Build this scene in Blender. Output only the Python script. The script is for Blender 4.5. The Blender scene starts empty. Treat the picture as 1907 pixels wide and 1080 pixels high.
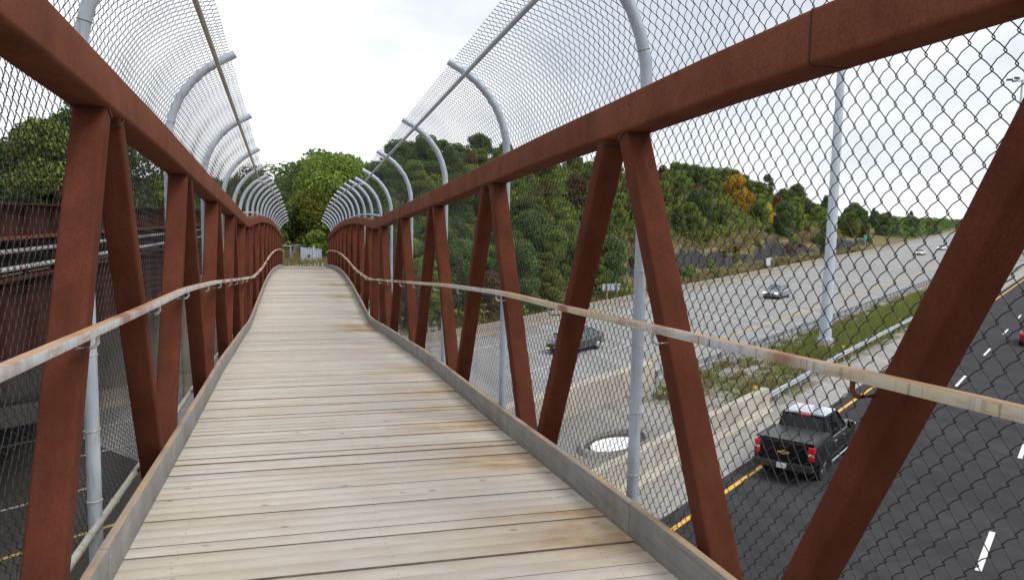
import bpy, bmesh, math, random
import numpy as np
from mathutils import Vector, Matrix
random.seed(7); rng = np.random.default_rng(7)
SC = bpy.context.scene
COL = SC.collection
R = math.radians

# ------------------------------------------------------------------ camera
EYE = Vector((0, 0, 9.3))
cam = bpy.data.cameras.new('camera'); cam_o = bpy.data.objects.new('camera', cam); COL.objects.link(cam_o)
pt, rl, yw = R(5.859), R(1.122), R(15.685)
fw = Vector((math.sin(yw) * math.cos(pt), math.cos(yw) * math.cos(pt), -math.sin(pt)))
rt = Vector((math.cos(yw), -math.sin(yw), 0)); up = rt.cross(fw)
rt2 = rt * math.cos(rl) + up * math.sin(rl); up2 = up * math.cos(rl) - rt * math.sin(rl)
cam_o.matrix_world = Matrix(((rt2.x, up2.x, -fw.x, EYE.x), (rt2.y, up2.y, -fw.y, EYE.y),
                             (rt2.z, up2.z, -fw.z, EYE.z), (0, 0, 0, 1)))
cam.sensor_width = 22.3; cam.lens = 1489 / 1907 * 22.3
cam.clip_start = 0.05; cam.clip_end = 6000
cam.dof.use_dof = True; cam.dof.focus_distance = 4.2; cam.dof.aperture_fstop = 7.1
SC.camera = cam_o

# ------------------------------------------------------------------ world: bright broken overcast
world = bpy.data.worlds.new("World"); SC.world = world; world.use_nodes = True
nt = world.node_tree; nt.nodes.clear()
SUN_EL, SUN_AZ = R(52), R(135)
sky = nt.nodes.new('ShaderNodeTexSky'); sky.sky_type = 'NISHITA'; sky.sun_disc = False
sky.sun_elevation = SUN_EL; sky.sun_rotation = SUN_AZ
tc = nt.nodes.new('ShaderNodeTexCoord'); mp = nt.nodes.new('ShaderNodeMapping')
mp.inputs['Scale'].default_value = (1, 1, 2.6); mp.inputs['Location'].default_value = (0.35, 0.1, 0.2)
nt.links.new(tc.outputs['Generated'], mp.inputs['Vector'])
nz = nt.nodes.new('ShaderNodeTexNoise'); nz.inputs['Scale'].default_value = 1.9; nz.inputs['Detail'].default_value = 5
nz.inputs['Roughness'].default_value = 0.5; nt.links.new(mp.outputs[0], nz.inputs['Vector'])
cr = nt.nodes.new('ShaderNodeValToRGB')
cr.color_ramp.elements[0].position = 0.36; cr.color_ramp.elements[0].color = (6.6, 7.0, 7.8, 1)
cr.color_ramp.elements[1].position = 0.56; cr.color_ramp.elements[1].color = (10.8, 10.9, 11.0, 1)
nt.links.new(nz.outputs['Fac'], cr.inputs['Fac'])
mx = nt.nodes.new('ShaderNodeMix'); mx.data_type = 'RGBA'; mx.inputs[0].default_value = 0.9
nt.links.new(sky.outputs[0], mx.inputs[6]); nt.links.new(cr.outputs[0], mx.inputs[7])
bg = nt.nodes.new('ShaderNodeBackground'); bg.inputs['Strength'].default_value = 0.10
nt.links.new(mx.outputs[2], bg.inputs['Color'])
wo = nt.nodes.new('ShaderNodeOutputWorld'); nt.links.new(bg.outputs[0], wo.inputs[0])
sun = bpy.data.lights.new('sun', 'SUN'); sun.energy = 2.0; sun.angle = R(28); sun.color = (1, .96, .9)
sun_o = bpy.data.objects.new('sun', sun); COL.objects.link(sun_o)
sd_ = Vector((math.sin(SUN_AZ) * math.cos(SUN_EL), math.cos(SUN_AZ) * math.cos(SUN_EL), math.sin(SUN_EL)))
sun_o.rotation_euler = sd_.to_track_quat('Z', 'Y').to_euler(); sun_o.location = (0, 0, 60)
SC.view_settings.view_transform = 'Standard'; SC.view_settings.look = 'None'
SC.view_settings.exposure = 0.22; SC.view_settings.gamma = 1.0
SC.render.engine = 'CYCLES'
SC.cycles.max_bounces = 6; SC.cycles.transparent_max_bounces = 8

# ------------------------------------------------------------------ helpers
def tag(o, label=None, cat=None, group=None, kind=None):
    if label: o['label'] = label
    if cat: o['category'] = cat
    if group: o['group'] = group
    if kind: o['kind'] = kind
    return o
def empty(name, loc=(0, 0, 0), rz=0.0, label=None, cat=None, group=None):
    o = bpy.data.objects.new(name, None); COL.objects.link(o)
    o.location = loc; o.rotation_euler = (0, 0, rz); o.empty_display_size = .3
    return tag(o, label, cat, group)

class MB:
    """collects vertices and faces"""
    def __init__(s): s.v = []; s.f = []; s.m = []; s.n = 0
    def add(s, verts, faces, mi=0):
        b = s.n; s.v.extend([tuple(p) for p in verts]); s.n += len(verts)
        for f in faces: s.f.append(tuple(i + b for i in f)); s.m.append(mi)
    def box(s, x0, x1, y0, y1, z0, z1, mi=0, M=None):
        vs = [(x, y, z) for x in (x0, x1) for y in (y0, y1) for z in (z0, z1)]
        if M: vs = [M @ Vector(p) for p in vs]
        s.add(vs, [(0, 1, 3, 2), (4, 6, 7, 5), (0, 4, 5, 1), (2, 3, 7, 6), (0, 2, 6, 4), (1, 5, 7, 3)], mi)
    def sweep(s, path, prof, upv=(0, 0, 1), mi=0, caps=True, closed=False):
        """sweep 2-D profile (side, up) along path"""
        P = [Vector(p) for p in path]; U = Vector(upv); n = len(prof); vs = []
        for i, p in enumerate(P):
            a = P[max(i - 1, 0)]; c = P[min(i + 1, len(P) - 1)]
            t = (c - a).normalized(); sd = t.cross(U)
            if sd.length < 1e-6: sd = Vector((1, 0, 0))
            sd.normalize(); u = sd.cross(t).normalized()
            k = 1.0
            if 0 < i < len(P) - 1:
                t1 = (p - a).normalized(); k = 1 / max(.5, t1.dot(t))
            for (q, r) in prof: vs.append(p + sd * q + u * r * k)
        fs = []
        for i in range(len(P) - 1):
            for j in range(n):
                j2 = (j + 1) % n
                fs.append((i * n + j, i * n + j2, (i + 1) * n + j2, (i + 1) * n + j))
        if caps:
            fs.append(tuple(reversed(range(n)))); fs.append(tuple((len(P) - 1) * n + j for j in range(n)))
        s.add(vs, fs, mi)
    def tube(s, path, r, k=8, mi=0, caps=True):
        rr = r if hasattr(r, '__len__') else [r] * len(path)
        P = [Vector(p) for p in path]; vs = []
        t0 = (P[1] - P[0]).normalized(); ref = Vector((0, 0, 1)) if abs(t0.z) < .9 else Vector((1, 0, 0))
        for i, p in enumerate(P):
            t = (P[min(i + 1, len(P) - 1)] - P[max(i - 1, 0)]).normalized()
            sd = t.cross(ref)
            if sd.length < 1e-5: sd = Vector((0, 1, 0))
            sd.normalize(); u = sd.cross(t).normalized()
            for j in range(k):
                a = 2 * math.pi * j / k; vs.append(p + sd * (math.cos(a) * rr[i]) + u * (math.sin(a) * rr[i]))
        fs = [(i * k + j, i * k + (j + 1) % k, (i + 1) * k + (j + 1) % k, (i + 1) * k + j) for i in range(len(P) - 1) for j in range(k)]
        if caps: fs.append(tuple(reversed(range(k)))); fs.append(tuple((len(P) - 1) * k + j for j in range(k)))
        s.add(vs, fs, mi)
    def build(s, name, mats, parent=None, smooth=True, loc=None, angle=35):
        me = bpy.data.meshes.new(name); me.from_pydata(s.v, [], s.f)
        if not isinstance(mats, (list, tuple)): mats = [mats]
        for m in mats: me.materials.append(m)
        me.polygons.foreach_set('material_index', s.m)
        bm = bmesh.new(); bm.from_mesh(me); bmesh.ops.recalc_face_normals(bm, faces=bm.faces); bm.to_mesh(me); bm.free()
        if smooth:
            me.polygons.foreach_set('use_smooth', [True] * len(me.polygons)); me.set_sharp_from_angle(angle=R(angle))
        o = bpy.data.objects.new(name, me); COL.objects.link(o)
        if parent: o.parent = parent
        if loc is not None: o.location = loc
        return o
def rrect(w, h, r=0.015, k=3):
    pts = []
    for cx, cy, a0 in ((w / 2 - r, h / 2 - r, 0), (-w / 2 + r, h / 2 - r, 90), (-w / 2 + r, -h / 2 + r, 180), (w / 2 - r, -h / 2 + r, 270)):
        for i in range(k + 1):
            a = R(a0 + 90 * i / k); pts.append((cx + r * math.cos(a), cy + r * math.sin(a)))
    return pts
def np_mesh(name, V, F, mats, parent=None, smooth=False, attrs=None):
    """fast mesh from numpy arrays, F is (n,3) or (n,4)"""
    me = bpy.data.meshes.new(name); V = np.ascontiguousarray(V, dtype=np.float32); F = np.ascontiguousarray(F, dtype=np.int32)
    k = F.shape[1]; me.vertices.add(len(V)); me.vertices.foreach_set('co', V.ravel())
    me.loops.add(F.size); me.loops.foreach_set('vertex_index', F.ravel())
    me.polygons.add(len(F)); me.polygons.foreach_set('loop_start', np.arange(0, F.size, k, dtype=np.int32))
    me.update(calc_edges=True)
    if smooth: me.polygons.foreach_set('use_smooth', np.ones(len(F), dtype=bool))
    for m in (mats if isinstance(mats, (list, tuple)) else [mats]): me.materials.append(m)
    for nm, (dom, arr) in (attrs or {}).items():
        a = me.attributes.new(nm, 'FLOAT', dom); a.data.foreach_set('value', np.asarray(arr, dtype=np.float32))
    o = bpy.data.objects.new(name, me); COL.objects.link(o)
    if parent: o.parent = parent
    return o

ROAD_RZ = -R(52.186)
# ------------------------------------------------------------------ materials
class NT:
    def __init__(s, name, rough=.6, metal=0.0, spec=.5):
        s.m = bpy.data.materials.new(name); s.m.use_nodes = True; s.t = s.m.node_tree
        s.b = s.t.nodes['Principled BSDF']; s.b.inputs['Roughness'].default_value = rough
        s.b.inputs['Metallic'].default_value = metal; s.b.inputs['Specular IOR Level'].default_value = spec
        s.co = s.t.nodes.new('ShaderNodeTexCoord')
    def L(s, a, b): s.t.links.new(a, b)
    def map(s, scale=(1, 1, 1), src='Object', loc=(0, 0, 0), rot=(0, 0, 0)):
        n = s.t.nodes.new('ShaderNodeMapping'); n.inputs['Scale'].default_value = scale
        n.inputs['Location'].default_value = loc; n.inputs['Rotation'].default_value = rot
        s.L(s.co.outputs[src], n.inputs[0]); return n.outputs[0]
    def noise(s, vec, scale=5, detail=4, rough=.55, dist=0):
        n = s.t.nodes.new('ShaderNodeTexNoise'); n.inputs['Scale'].default_value = scale; n.inputs['Detail'].default_value = detail
        n.inputs['Roughness'].default_value = rough; n.inputs['Distortion'].default_value = dist
        s.L(vec, n.inputs['Vector']); return n.outputs['Fac']
    def vor(s, vec, scale=5, rnd=1):
        n = s.t.nodes.new('ShaderNodeTexVoronoi'); n.inputs['Scale'].default_value = scale; n.inputs['Randomness'].default_value = rnd
        s.L(vec, n.inputs['Vector']); return n.outputs['Distance']
    def ramp(s, fac, stops):
        n = s.t.nodes.new('ShaderNodeValToRGB'); e = n.color_ramp.elements
        while len(e) < len(stops): e.new(.5)
        for x, (p, c) in zip(e, stops):
            x.position = p; x.color = (c, c, c, 1) if not hasattr(c, '__len__') else (*c, 1)
        s.L(fac, n.inputs[0]); return n.outputs[0]
    def mix(s, fac, a, b, mode='MIX'):
        n = s.t.nodes.new('ShaderNodeMix'); n.data_type = 'RGBA'; n.blend_type = mode
        for v, i in ((fac, 0), (a, 6), (b, 7)):
            if isinstance(v, (int, float)): n.inputs[i].default_value = v if i == 0 else (v, v, v, 1)
            elif isinstance(v, (tuple, list)): n.inputs[i].default_value = (*v, 1)
            else: s.L(v, n.inputs[i])
        return n.outputs[2]
    def math(s, op, a, b=0.0):
        n = s.t.nodes.new('ShaderNodeMath'); n.operation = op
        for v, i in ((a, 0), (b, 1)):
            if isinstance(v, (int, float)): n.inputs[i].default_value = v
            else: s.L(v, n.inputs[i])
        return n.outputs[0]
    def attr(s, name):
        n = s.t.nodes.new('ShaderNodeAttribute'); n.attribute_name = name; return n.outputs['Fac']
    def sep(s, vec):
        n = s.t.nodes.new('ShaderNodeSeparateXYZ'); s.L(vec, n.inputs[0]); return n.outputs
    def col(s, c):
        if isinstance(c, tuple): s.b.inputs['Base Color'].default_value = (*c, 1)
        else: s.L(c, s.b.inputs['Base Color'])
        return s
    def bump(s, h, strength=.3, dist=.01):
        n = s.t.nodes.new('ShaderNodeBump'); n.inputs['Strength'].default_value = strength; n.inputs['Distance'].default_value = dist
        s.L(h, n.inputs['Height']); s.L(n.outputs[0], s.b.inputs['Normal']); return s
def simple(name, c, rough=.6, metal=0.0, var=.15, scale=6, spec=.5, bump=0.0):
    n = NT(name, rough, metal, spec); v = n.noise(n.map(), scale, 5)
    lo = tuple(x * (1 - var) for x in c); hi = tuple(min(1, x * (1 + var)) for x in c)
    n.col(n.ramp(v, [(.3, lo), (.7, hi)]))
    if bump: n.bump(v, bump, .01)
    return n.m

def m_rust(name='weathering_steel', base=(.155, .053, .029), dark=(.078, .027, .016), lite=(.215, .079, .044)):
    n = NT(name, .88, 0, .08); v = n.map()
    a = n.noise(v, 2.3, 6, .62); b = n.noise(v, 85, 3, .7); c = n.noise(n.map((3, 1.3, .9)), 3, 4)
    x = n.mix(n.ramp(a, [(.32, 0), (.68, 1)]), base, lite)
    x = n.mix(n.math('MULTIPLY', n.ramp(c, [(.45, 0), (.75, 1)]), .55), x, dark)
    x = n.mix(n.ramp(b, [(.38, .35), (.62, 0)]), x, dark)
    sp = n.ramp(n.vor(v, 4.5), [(.035, 1), (.075, 0)])
    x = n.mix(n.math('MULTIPLY', sp, .55), x, (.05, .02, .018))
    st_ = n.noise(n.map((22, 22, .7)), 1.4, 5, .7); x = n.mix(n.ramp(st_, [(.56, 0), (.72, .18)]), x, tuple(k * .45 for k in base))
    wsp = n.ramp(n.vor(n.map(loc=(3, 5, 1)), 7.5), [(.012, 1), (.028, 0)])
    x = n.mix(n.math('MULTIPLY', wsp, .35), x, (.42, .32, .27))
    n.col(x); n.bump(b, .25, .002); return n.m
RUST = m_rust(); RUST_DIAG = m_rust('weathering_steel_web', (.100, .030, .017), (.050, .016, .010), (.140, .045, .026))
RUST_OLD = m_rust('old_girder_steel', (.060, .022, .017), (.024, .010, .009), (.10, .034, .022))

def m_galv(name, c=(.42, .49, .60), dirt=.42, dirtcol=(.33, .26, .13)):
    n = NT(name, .5, .25, .5); v = n.map()
    a = n.noise(v, 3, 5); b = n.noise(n.map((12, 12, 1.2)), 4, 5, .6)
    x = n.mix(n.ramp(a, [(.35, 0), (.7, 1)]), tuple(k * .86 for k in c), tuple(k * 1.12 for k in c))
    x = n.mix(n.math('MULTIPLY', n.ramp(b, [(.5, 0), (.68, 1)]), dirt), x, dirtcol)
    sp = n.ramp(n.vor(v, 18), [(.03, 1), (.07, 0)]); x = n.mix(n.math('MULTIPLY', sp, .25), x, (.2, .22, .25))
    n.col(x); return n.m
GALV = m_galv('galvanised_pipe')
GALV_D = m_galv('stained_galvanised_pipe', (.46, .46, .42), .9); GALV_L = m_galv('dirty_galvanised_pipe', (.46, .52, .60), .6)
def m_rail(name, z0, z1):
    n = NT(name, .55, .1, .4); v = n.map()
    z = n.noise(n.map((.2, .75, .2)), 1.3, 3, .6); a = n.noise(n.map((30, 6, 30)), 1, 6, .65); s_ = n.noise(n.map((14, 40, 3)), 1, 5, .6)
    x = n.mix(n.ramp(z, [(z0, 0), (z1, 1)]), (.52, .56, .60), (.55, .50, .37))
    x = n.mix(n.math('MULTIPLY', n.ramp(a, [(.50, 0), (.66, 1)]), .7), x, (.42, .24, .10))
    x = n.mix(n.math('MULTIPLY', n.ramp(s_, [(.56, 0), (.70, 1)]), .7), x, (.17, .14, .10))
    # rust lies on the upward face
    g = n.t.nodes.new('ShaderNodeNewGeometry'); zz = n.sep(g.outputs['Normal'])[2]
    topf = n.ramp(zz, [(.6, 0), (.9, 1)]); tz = n.noise(n.map((6, 1.1, 6), loc=(2, 0, 0)), 1.2, 5)
    x = n.mix(n.math('MULTIPLY', topf, n.ramp(tz, [(.30, .45), (.48, 1)])), x, (.47, .285, .15))
    rr = n.noise(n.map((.3, 1.3, .3), loc=(0, 7, 0)), 1.1, 4, .5)
    x = n.mix(n.ramp(rr, [(.54, 0), (.62, .85)]), x, (.26, .085, .032))
    n.col(x); n.bump(a, .2, .002); return n.m
RAIL = m_rail('stained_rail_steel', .44, .56); RAIL_L = m_rail('pale_rail_steel', .56, .72)
WIRE = simple('fence_wire', (.028, .030, .033), .5, .2, .2, 20)
def m_wood(name, tint=1.0, dark=False):
    n = NT(name, .82, 0, .25); v = n.map()
    tone = n.attr('tone')
    off = n.t.nodes.new('ShaderNodeCombineXYZ'); n.L(n.math('MULTIPLY', tone, 37.0), off.inputs[0]); n.L(n.math('MULTIPLY', tone, 11.0), off.inputs[2])
    ad = n.t.nodes.new('ShaderNodeVectorMath'); ad.operation = 'ADD'
    n.L(n.map((3.2, 34, 26) if not dark else (30, 1.1, 34)), ad.inputs[0]); n.L(off.outputs[0], ad.inputs[1])
    gr = n.noise(ad.outputs[0], 1.6, 8, .66, .6)
    ad2 = n.t.nodes.new('ShaderNodeVectorMath'); ad2.operation = 'ADD'
    n.L(n.map((2.2, 5, 2)), ad2.inputs[0]); n.L(off.outputs[0], ad2.inputs[1])
    bl = n.noise(ad2.outputs[0], 1.1, 5, .6)
    if dark: c0, c1, c2 = (.14, .135, .125), (.25, .245, .235), (.35, .345, .33)
    else: c0, c1, c2 = (.45, .405, .345), (.53, .49, .43), (.585, .55, .495)
    x = n.ramp(gr, [(.26, c0), (.44, c1), (.72, c2)])
    x = n.mix(n.ramp(bl, [(.35, .7), (.60, 0)]), x, (.46, .405, .325) if not dark else tuple(k * .8 for k in c1))
    x = n.mix(.55, x, n.mix(1, x, n.ramp(tone, [(0, .86), (.5, .98), (1, 1.06)]), 'MULTIPLY'))
    kn = n.vor(n.map((2.4, 4.0, 3) if not dark else (2, 1.9, 5), loc=(.3, .2, .1)), 1.3)
    x = n.mix(n.ramp(kn, [(.040, .85), (.065, .45), (.10, .0)]), x, (.17, .125, .085))
    ck = n.noise(n.map((4.2, 34, 10) if not dark else (60, 1.0, 34)), 2.2, 4, .75)
    x = n.mix(n.ramp(ck, [(.655, 0), (.69, .8)]), x, (.13, .105, .08))
    s3 = n.sep(n.co.outputs['Object'])
    if not dark:
        # rust washed off the kerb bolts onto the board ends
        px = n.ramp(n.math('MULTIPLY', n.math('ADD', s3[0], -.70), 1.0), [(.0, 0), (.35, .4), (.7, 1)])
        patch = n.noise(n.map((1.6, 3.2, 1), loc=(5, 2.2, 0)), 1.6, 4, .6)
        st = n.math('MULTIPLY', n.math('MULTIPLY', n.attr('stain'), px), n.ramp(patch, [(.30, .35), (.55, 1)]))
        x = n.mix(n.math('MULTIPLY', st, .9), x, n.mix(n.ramp(patch, [(.4, 0), (.62, 1)]), (.46, .31, .145), (.34, .19, .075)))
        wash = n.noise(n.map((1.2, 2.5, 1), loc=(1, 9, 0)), .9, 4, .5)
        x = n.mix(n.ramp(wash, [(.52, 0), (.72, .4)]), x, (.46, .37, .25))
    else:
        g = n.t.nodes.new('ShaderNodeNewGeometry'); zz = n.sep(g.outputs['Normal'])[2]
        tz = n.noise(n.map((1, 1.4, 1)), 1.6, 4)
        x = n.mix(n.math('MULTIPLY', n.ramp(zz, [(.6, 0), (.9, 1)]), n.ramp(tz, [(.42, .45), (.6, .95)])), x, (.40, .27, .15))
        vs = n.noise(n.map((1, 2.2, 1.2)), 1.5, 4); x = n.mix(n.ramp(vs, [(.5, 0), (.72, .45)]), x, (.13, .125, .12))
    n.col(x); n.bump(gr, .35, .004); return n.m
WOOD = m_wood('weathered_deck_wood'); CURB = m_wood('grey_kerb_wood', dark=True)
NAIL = simple('rusty_nail', (.07, .045, .03), .7)

def m_asph(name, lo, hi, band=True):
    n = NT(name, .9, 0, .12); v = n.map(rot=(0, 0, -ROAD_RZ))
    a = n.noise(v, .25, 4); b = n.noise(v, 26, 4, .7); c = n.noise(n.map((1.1, .012, 1), rot=(0, 0, -ROAD_RZ)), 1, 5); jn = n.noise(n.map((.12, .5, 1), rot=(0, 0, -ROAD_RZ)), 1.2, 2, .3)
    x = n.mix(n.ramp(a, [(.3, 0), (.7, 1)]), lo, hi)
    x = n.mix(n.ramp(c, [(.42, 0), (.60, .6)]), x, tuple(k * .72 for k in lo))
    x = n.mix(n.ramp(jn, [(.475, 0), (.495, .45), (.515, 0)]), x, tuple(k * .6 for k in lo))
    x = n.mix(n.ramp(b, [(.35, .35), (.6, 0)]), x, tuple(k * .7 for k in lo)); n.col(x); n.bump(b, .2, .004)
    return n.m
ASPH_D = m_asph('new_dark_asphalt', (.042, .041, .045), (.055, .053, .057))
ASPH_G = m_asph('worn_grey_asphalt', (.29, .29, .29), (.35, .35, .352))
SHOUL = m_asph('shoulder_concrete', (.31, .30, .285), (.38, .37, .35))
SLAB = m_asph('median_concrete', (.24, .235, .22), (.32, .31, .295))
def m_conc(name, c, st=.35):
    n = NT(name, .85, 0, .3); v = n.map(); a = n.noise(v, .8, 5); b = n.noise(n.map((1.6, 1.6, .5)), 1.6, 5, .6); f = n.noise(v, 30, 3)
    x = n.mix(n.ramp(a, [(.3, 0), (.7, 1)]), tuple(k * .82 for k in c), tuple(k * 1.1 for k in c))
    x = n.mix(n.ramp(b, [(.52, 0), (.7, st)]), x, tuple(k * .5 for k in c))
    n.col(n.mix(n.ramp(f, [(.3, .2), (.6, 0)]), x, tuple(k * .6 for k in c))); n.bump(f, .2, .004); return n.m
CONC = m_conc('barrier_concrete', (.42, .385, .33)); CONC_O = m_conc('old_concrete', (.30, .27, .225), .6)
CONC_W = m_conc('pale_concrete', (.42, .39, .33), .6)
YEL = simple('yellow_paint', (.66, .36, .03), .6, 0, .18, 3); WHT = simple('white_paint', (.72, .72, .70), .6, 0, .15, 3)
WHT_W = simple('worn_white_paint', (.52, .52, .50), .7, 0, .3, 3); YEL_W = simple('worn_yellow_paint', (.55, .36, .10), .7, 0, .2, 3)
STEEL = simple('guardrail_steel', (.40, .43, .46), .42, .55, .2, 2)
POLEM = simple('pole_paint', (.50, .56, .64), .5, .2, .08, 1)
BLACK = simple('black_plastic', (.012, .012, .013), .5); DARKM = simple('dark_metal', (.03, .03, .032), .4, .5)
RUBBER = simple('tyre_rubber', (.016, .016, .017), .85); CHROME = simple('chrome', (.62, .64, .66), .18, .95, .05)
REFL = simple('amber_reflector', (.80, .50, .04), .4); WPLAS = simple('white_plastic', (.66, .68, .70), .5)

def m_ground():
    n = NT('hillside_ground', .95, 0, .15); v = n.map()
    a = n.noise(v, .07, 5, .6); b = n.noise(v, .5, 6, .7); f = n.noise(v, 5, 5, .75)
    x = n.ramp(a, [(.32, (.10, .11, .035)), (.46, (.19, .155, .07)), (.66, (.25, .19, .105))])
    x = n.mix(n.ramp(b, [(.38, .6), (.56, 0)]), x, (.075, .090, .028))
    x = n.mix(n.ramp(f, [(.35, .55), (.6, 0)]), x, (.07, .065, .03))
    g = n.t.nodes.new('ShaderNodeNewGeometry'); zz = n.sep(g.outputs['Normal'])[2]
    rk = n.noise(n.map((.9, .9, 5.0)), 1.2, 7, .75)
    rc = n.ramp(rk, [(.30, (.012, .012, .013)), (.52, (.045, .043, .044)), (.72, (.12, .115, .11))])
    x = n.mix(n.ramp(zz, [(.70, 1), (.88, 0)]), x, rc)
    n.col(x); n.bump(f, .6, .15); return n.m
GROUND = m_ground()
def m_gravel():
    n = NT('median_gravel', .95, 0, .2); v = n.map(); a = n.noise(v, .45, 5, .65); b = n.noise(v, 9, 4, .8); c = n.vor(v, 7)
    x = n.mix(n.ramp(c, [(.1, 0), (.5, 1)]), (.17, .165, .16), (.34, .33, .32))
    x = n.mix(n.ramp(a, [(.44, 0), (.58, .9)]), x, (.15, .14, .07))
    x = n.mix(n.ramp(b, [(.38, .5), (.6, 0)]), x, (.08, .07, .05)); n.col(x); n.bump(b, .6, .05); return n.m
GRAVEL = m_gravel()
def m_leaf(name, cols, trans=.25):
    n = NT(name, .7, 0, .12); tone = n.attr('tone')
    oi = n.t.nodes.new('ShaderNodeObjectInfo')
    k = n.math('ADD', n.math('MULTIPLY', tone, .8), n.math('MULTIPLY', oi.outputs['Random'], .2))
    st = [(i / (len(cols) - 1), c) for i, c in enumerate(cols)]
    x = n.ramp(k, st)
    hv = n.t.nodes.new('ShaderNodeHueSaturation'); n.L(x, hv.inputs['Color'])
    n.L(n.math('ADD', n.math('MULTIPLY', oi.outputs['Random'], .3), .85), hv.inputs['Value'])
    n.L(n.math('ADD', n.math('MULTIPLY', oi.outputs['Random'], .03), .485), hv.inputs['Hue'])
    n.col(hv.outputs[0])
    tr = n.t.nodes.new('ShaderNodeBsdfTranslucent'); n.L(hv.outputs[0], tr.inputs[0])
    ms = n.t.nodes.new('ShaderNodeMixShader'); ms.inputs[0].default_value = trans
    n.L(n.b.outputs[0], ms.inputs[1]); n.L(tr.outputs[0], ms.inputs[2])
    n.L(ms.outputs[0], n.t.nodes['Material Output'].inputs[0]); return n.m
LEAF = {
 'green': m_leaf('green_leaves', [(0.081, 0.126, 0.034), (0.145, 0.213, 0.045), (0.223, 0.288, 0.059), (0.347, 0.364, 0.078)]),
 'dark': m_leaf('dark_green_leaves', [(0.053, 0.088, 0.034), (0.086, 0.135, 0.045), (0.135, 0.195, 0.060), (0.185, 0.234, 0.071)]),
 'yellow': m_leaf('yellow_green_leaves', [(0.085, 0.120, 0.026), (0.145, 0.175, 0.035), (0.21, 0.215, 0.045), (0.28, 0.235, 0.05)]),
 'orange': m_leaf('orange_leaves', [(.30, .20, .02), (.50, .32, .03), (.66, .44, .05), (.46, .24, .03)]),
 'rusty': m_leaf('rusty_leaves', [(0.068, 0.083, 0.027), (0.135, 0.098, 0.045), (0.210, 0.105, 0.053), (0.165, 0.135, 0.060)]),
 'needle': m_leaf('pine_needles', [(0.049, 0.078, 0.034), (0.075, 0.114, 0.045), (0.113, 0.156, 0.056), (0.157, 0.190, 0.068)], .1),
}
BARK = simple('bark', (.075, .058, .042), .9, 0, .35, 8, .2, .4)
BARE = simple('grey_branches', (.16, .13, .105), .9, 0, .3, 8, .2)

# ------------------------------------------------------------------ road frame: u right of the road direction, t along it
AZ = R(52.186); RD = Vector((math.sin(AZ), math.cos(AZ), 0)); SD = Vector((RD.y, -RD.x, 0))
def W(u, t, z=0.0): p = RD * t + SD * u; return Vector((p.x, p.y, z))
ROAD_RZ = math.atan2(-RD.x, RD.y)       # local +Y along the road
def S1(t): return float(np.interp(t, [-300, 60, 83, 122, 176, 300, 500, 900], [0, 0, .25, 1.1, 2.3, 6, 14, 32]))
def S2(t): return float(np.interp(t, [-300, 16, 46, 71, 88, 101, 151, 212, 289, 420, 900], [0, 0, .1, 2.0, 3.2, 3.9, 7.2, 10.5, 17, 27, 70]))
YL = lambda t: -22.3 - S1(t)
WL = lambda t: -32.6 - S2(t)
BL = lambda t: -35.2 - S2(t)            # face of the far barrier

TS = list(range(-300, 40, 20)) + list(range(40, 240, 5)) + list(range(240, 900, 20))
def strip(name, ua, ub, z, m, ts=TS, kind='structure', parent=None):
    V = []; F = []
    for t in ts: V += [W(ua(t), t, z), W(ub(t), t, z)]
    for i in range(len(ts) - 1): F.append((2 * i, 2 * i + 1, 2 * i + 3, 2 * i + 2))
    o = np_mesh(name, np.array(V), np.array(F), m, parent)
    if kind: o['kind'] = kind
    return o
C = lambda x: (lambda t: x)

# ground height beyond the far barrier
def hz(u, t):
    v = -(u + 36.6 + S2(t))                          # metres beyond the barrier
    if v <= 0: return -.06
    ss = lambda a, b, x: (lambda q: q * q * (3 - 2 * q))(min(1, max(0, (x - a) / (b - a))))
    z = .15 * min(1, v)
    emb = 5.1 * ss(.5, 6, v) * (1 - ss(37, 56, t))
    rockf = ss(70, 84, t) * (1 - ss(225, 260, t)); rock = 3.0 * ss(4.4 + .6 * math.sin(t * .31), 5.6 + .6 * math.sin(t * .31), v) * rockf * (.8 + .25 * math.sin(t * .13 + 1) + .15 * math.sin(t * .9))
    hill = (9.0 * ss(6, 27, v) * ss(38, 75, t) + 3.4 * ss(1, 16, v) * ss(40, 52, t) * (1 - ss(66, 84, t)) + .9 * ss(1, 5, v) * rockf) * (1 - .75 * ss(160, 340, t))
    h2 = 2.0 * ss(12, 60, v) * (1 - ss(30, 60, t))
    return z + emb + rock + hill + h2 + (.25 * math.sin(u * .7 + t * .3) * ss(3, 8, v) + rockf * ss(3.5, 5, v) * (1 - ss(6, 8, v)) * (.35 * math.sin(t * 1.7) + .25 * math.sin(t * 3.1 + u)))
def build_terrain():
    us = np.concatenate([[-1500, -900, -500, -300, -200, -150], np.arange(-120, -66, 3), np.arange(-66, -36, .7), np.arange(-36, -30, 1.5), [-20, 0, 6, 12, 20, 40, 80, 200, 600, 1500]])
    ts = np.concatenate([[-1500, -700, -300, -150, -80, -40, -20], np.arange(0, 240, 1.6), np.arange(240, 420, 6), [450, 500, 600, 800, 1200, 2500]])
    V = []; nu = len(us)
    for t in ts:
        for u in us:
            jt = rng.normal() * .10 if -66 < u < -37 and 0 < t < 240 else 0
            z = hz(u, t)
            V.append(W(u, t, z + (jt if z > 0 else 0) + (.0 if z > 0 else -.25)))
    F = [(i * nu + j, i * nu + j + 1, (i + 1) * nu + j + 1, (i + 1) * nu + j) for i in range(len(ts) - 1) for j in range(nu - 1)]
    o = np_mesh('ground', np.array(V), np.array(F), GROUND, smooth=False); o['kind'] = 'structure'
build_terrain()
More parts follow.
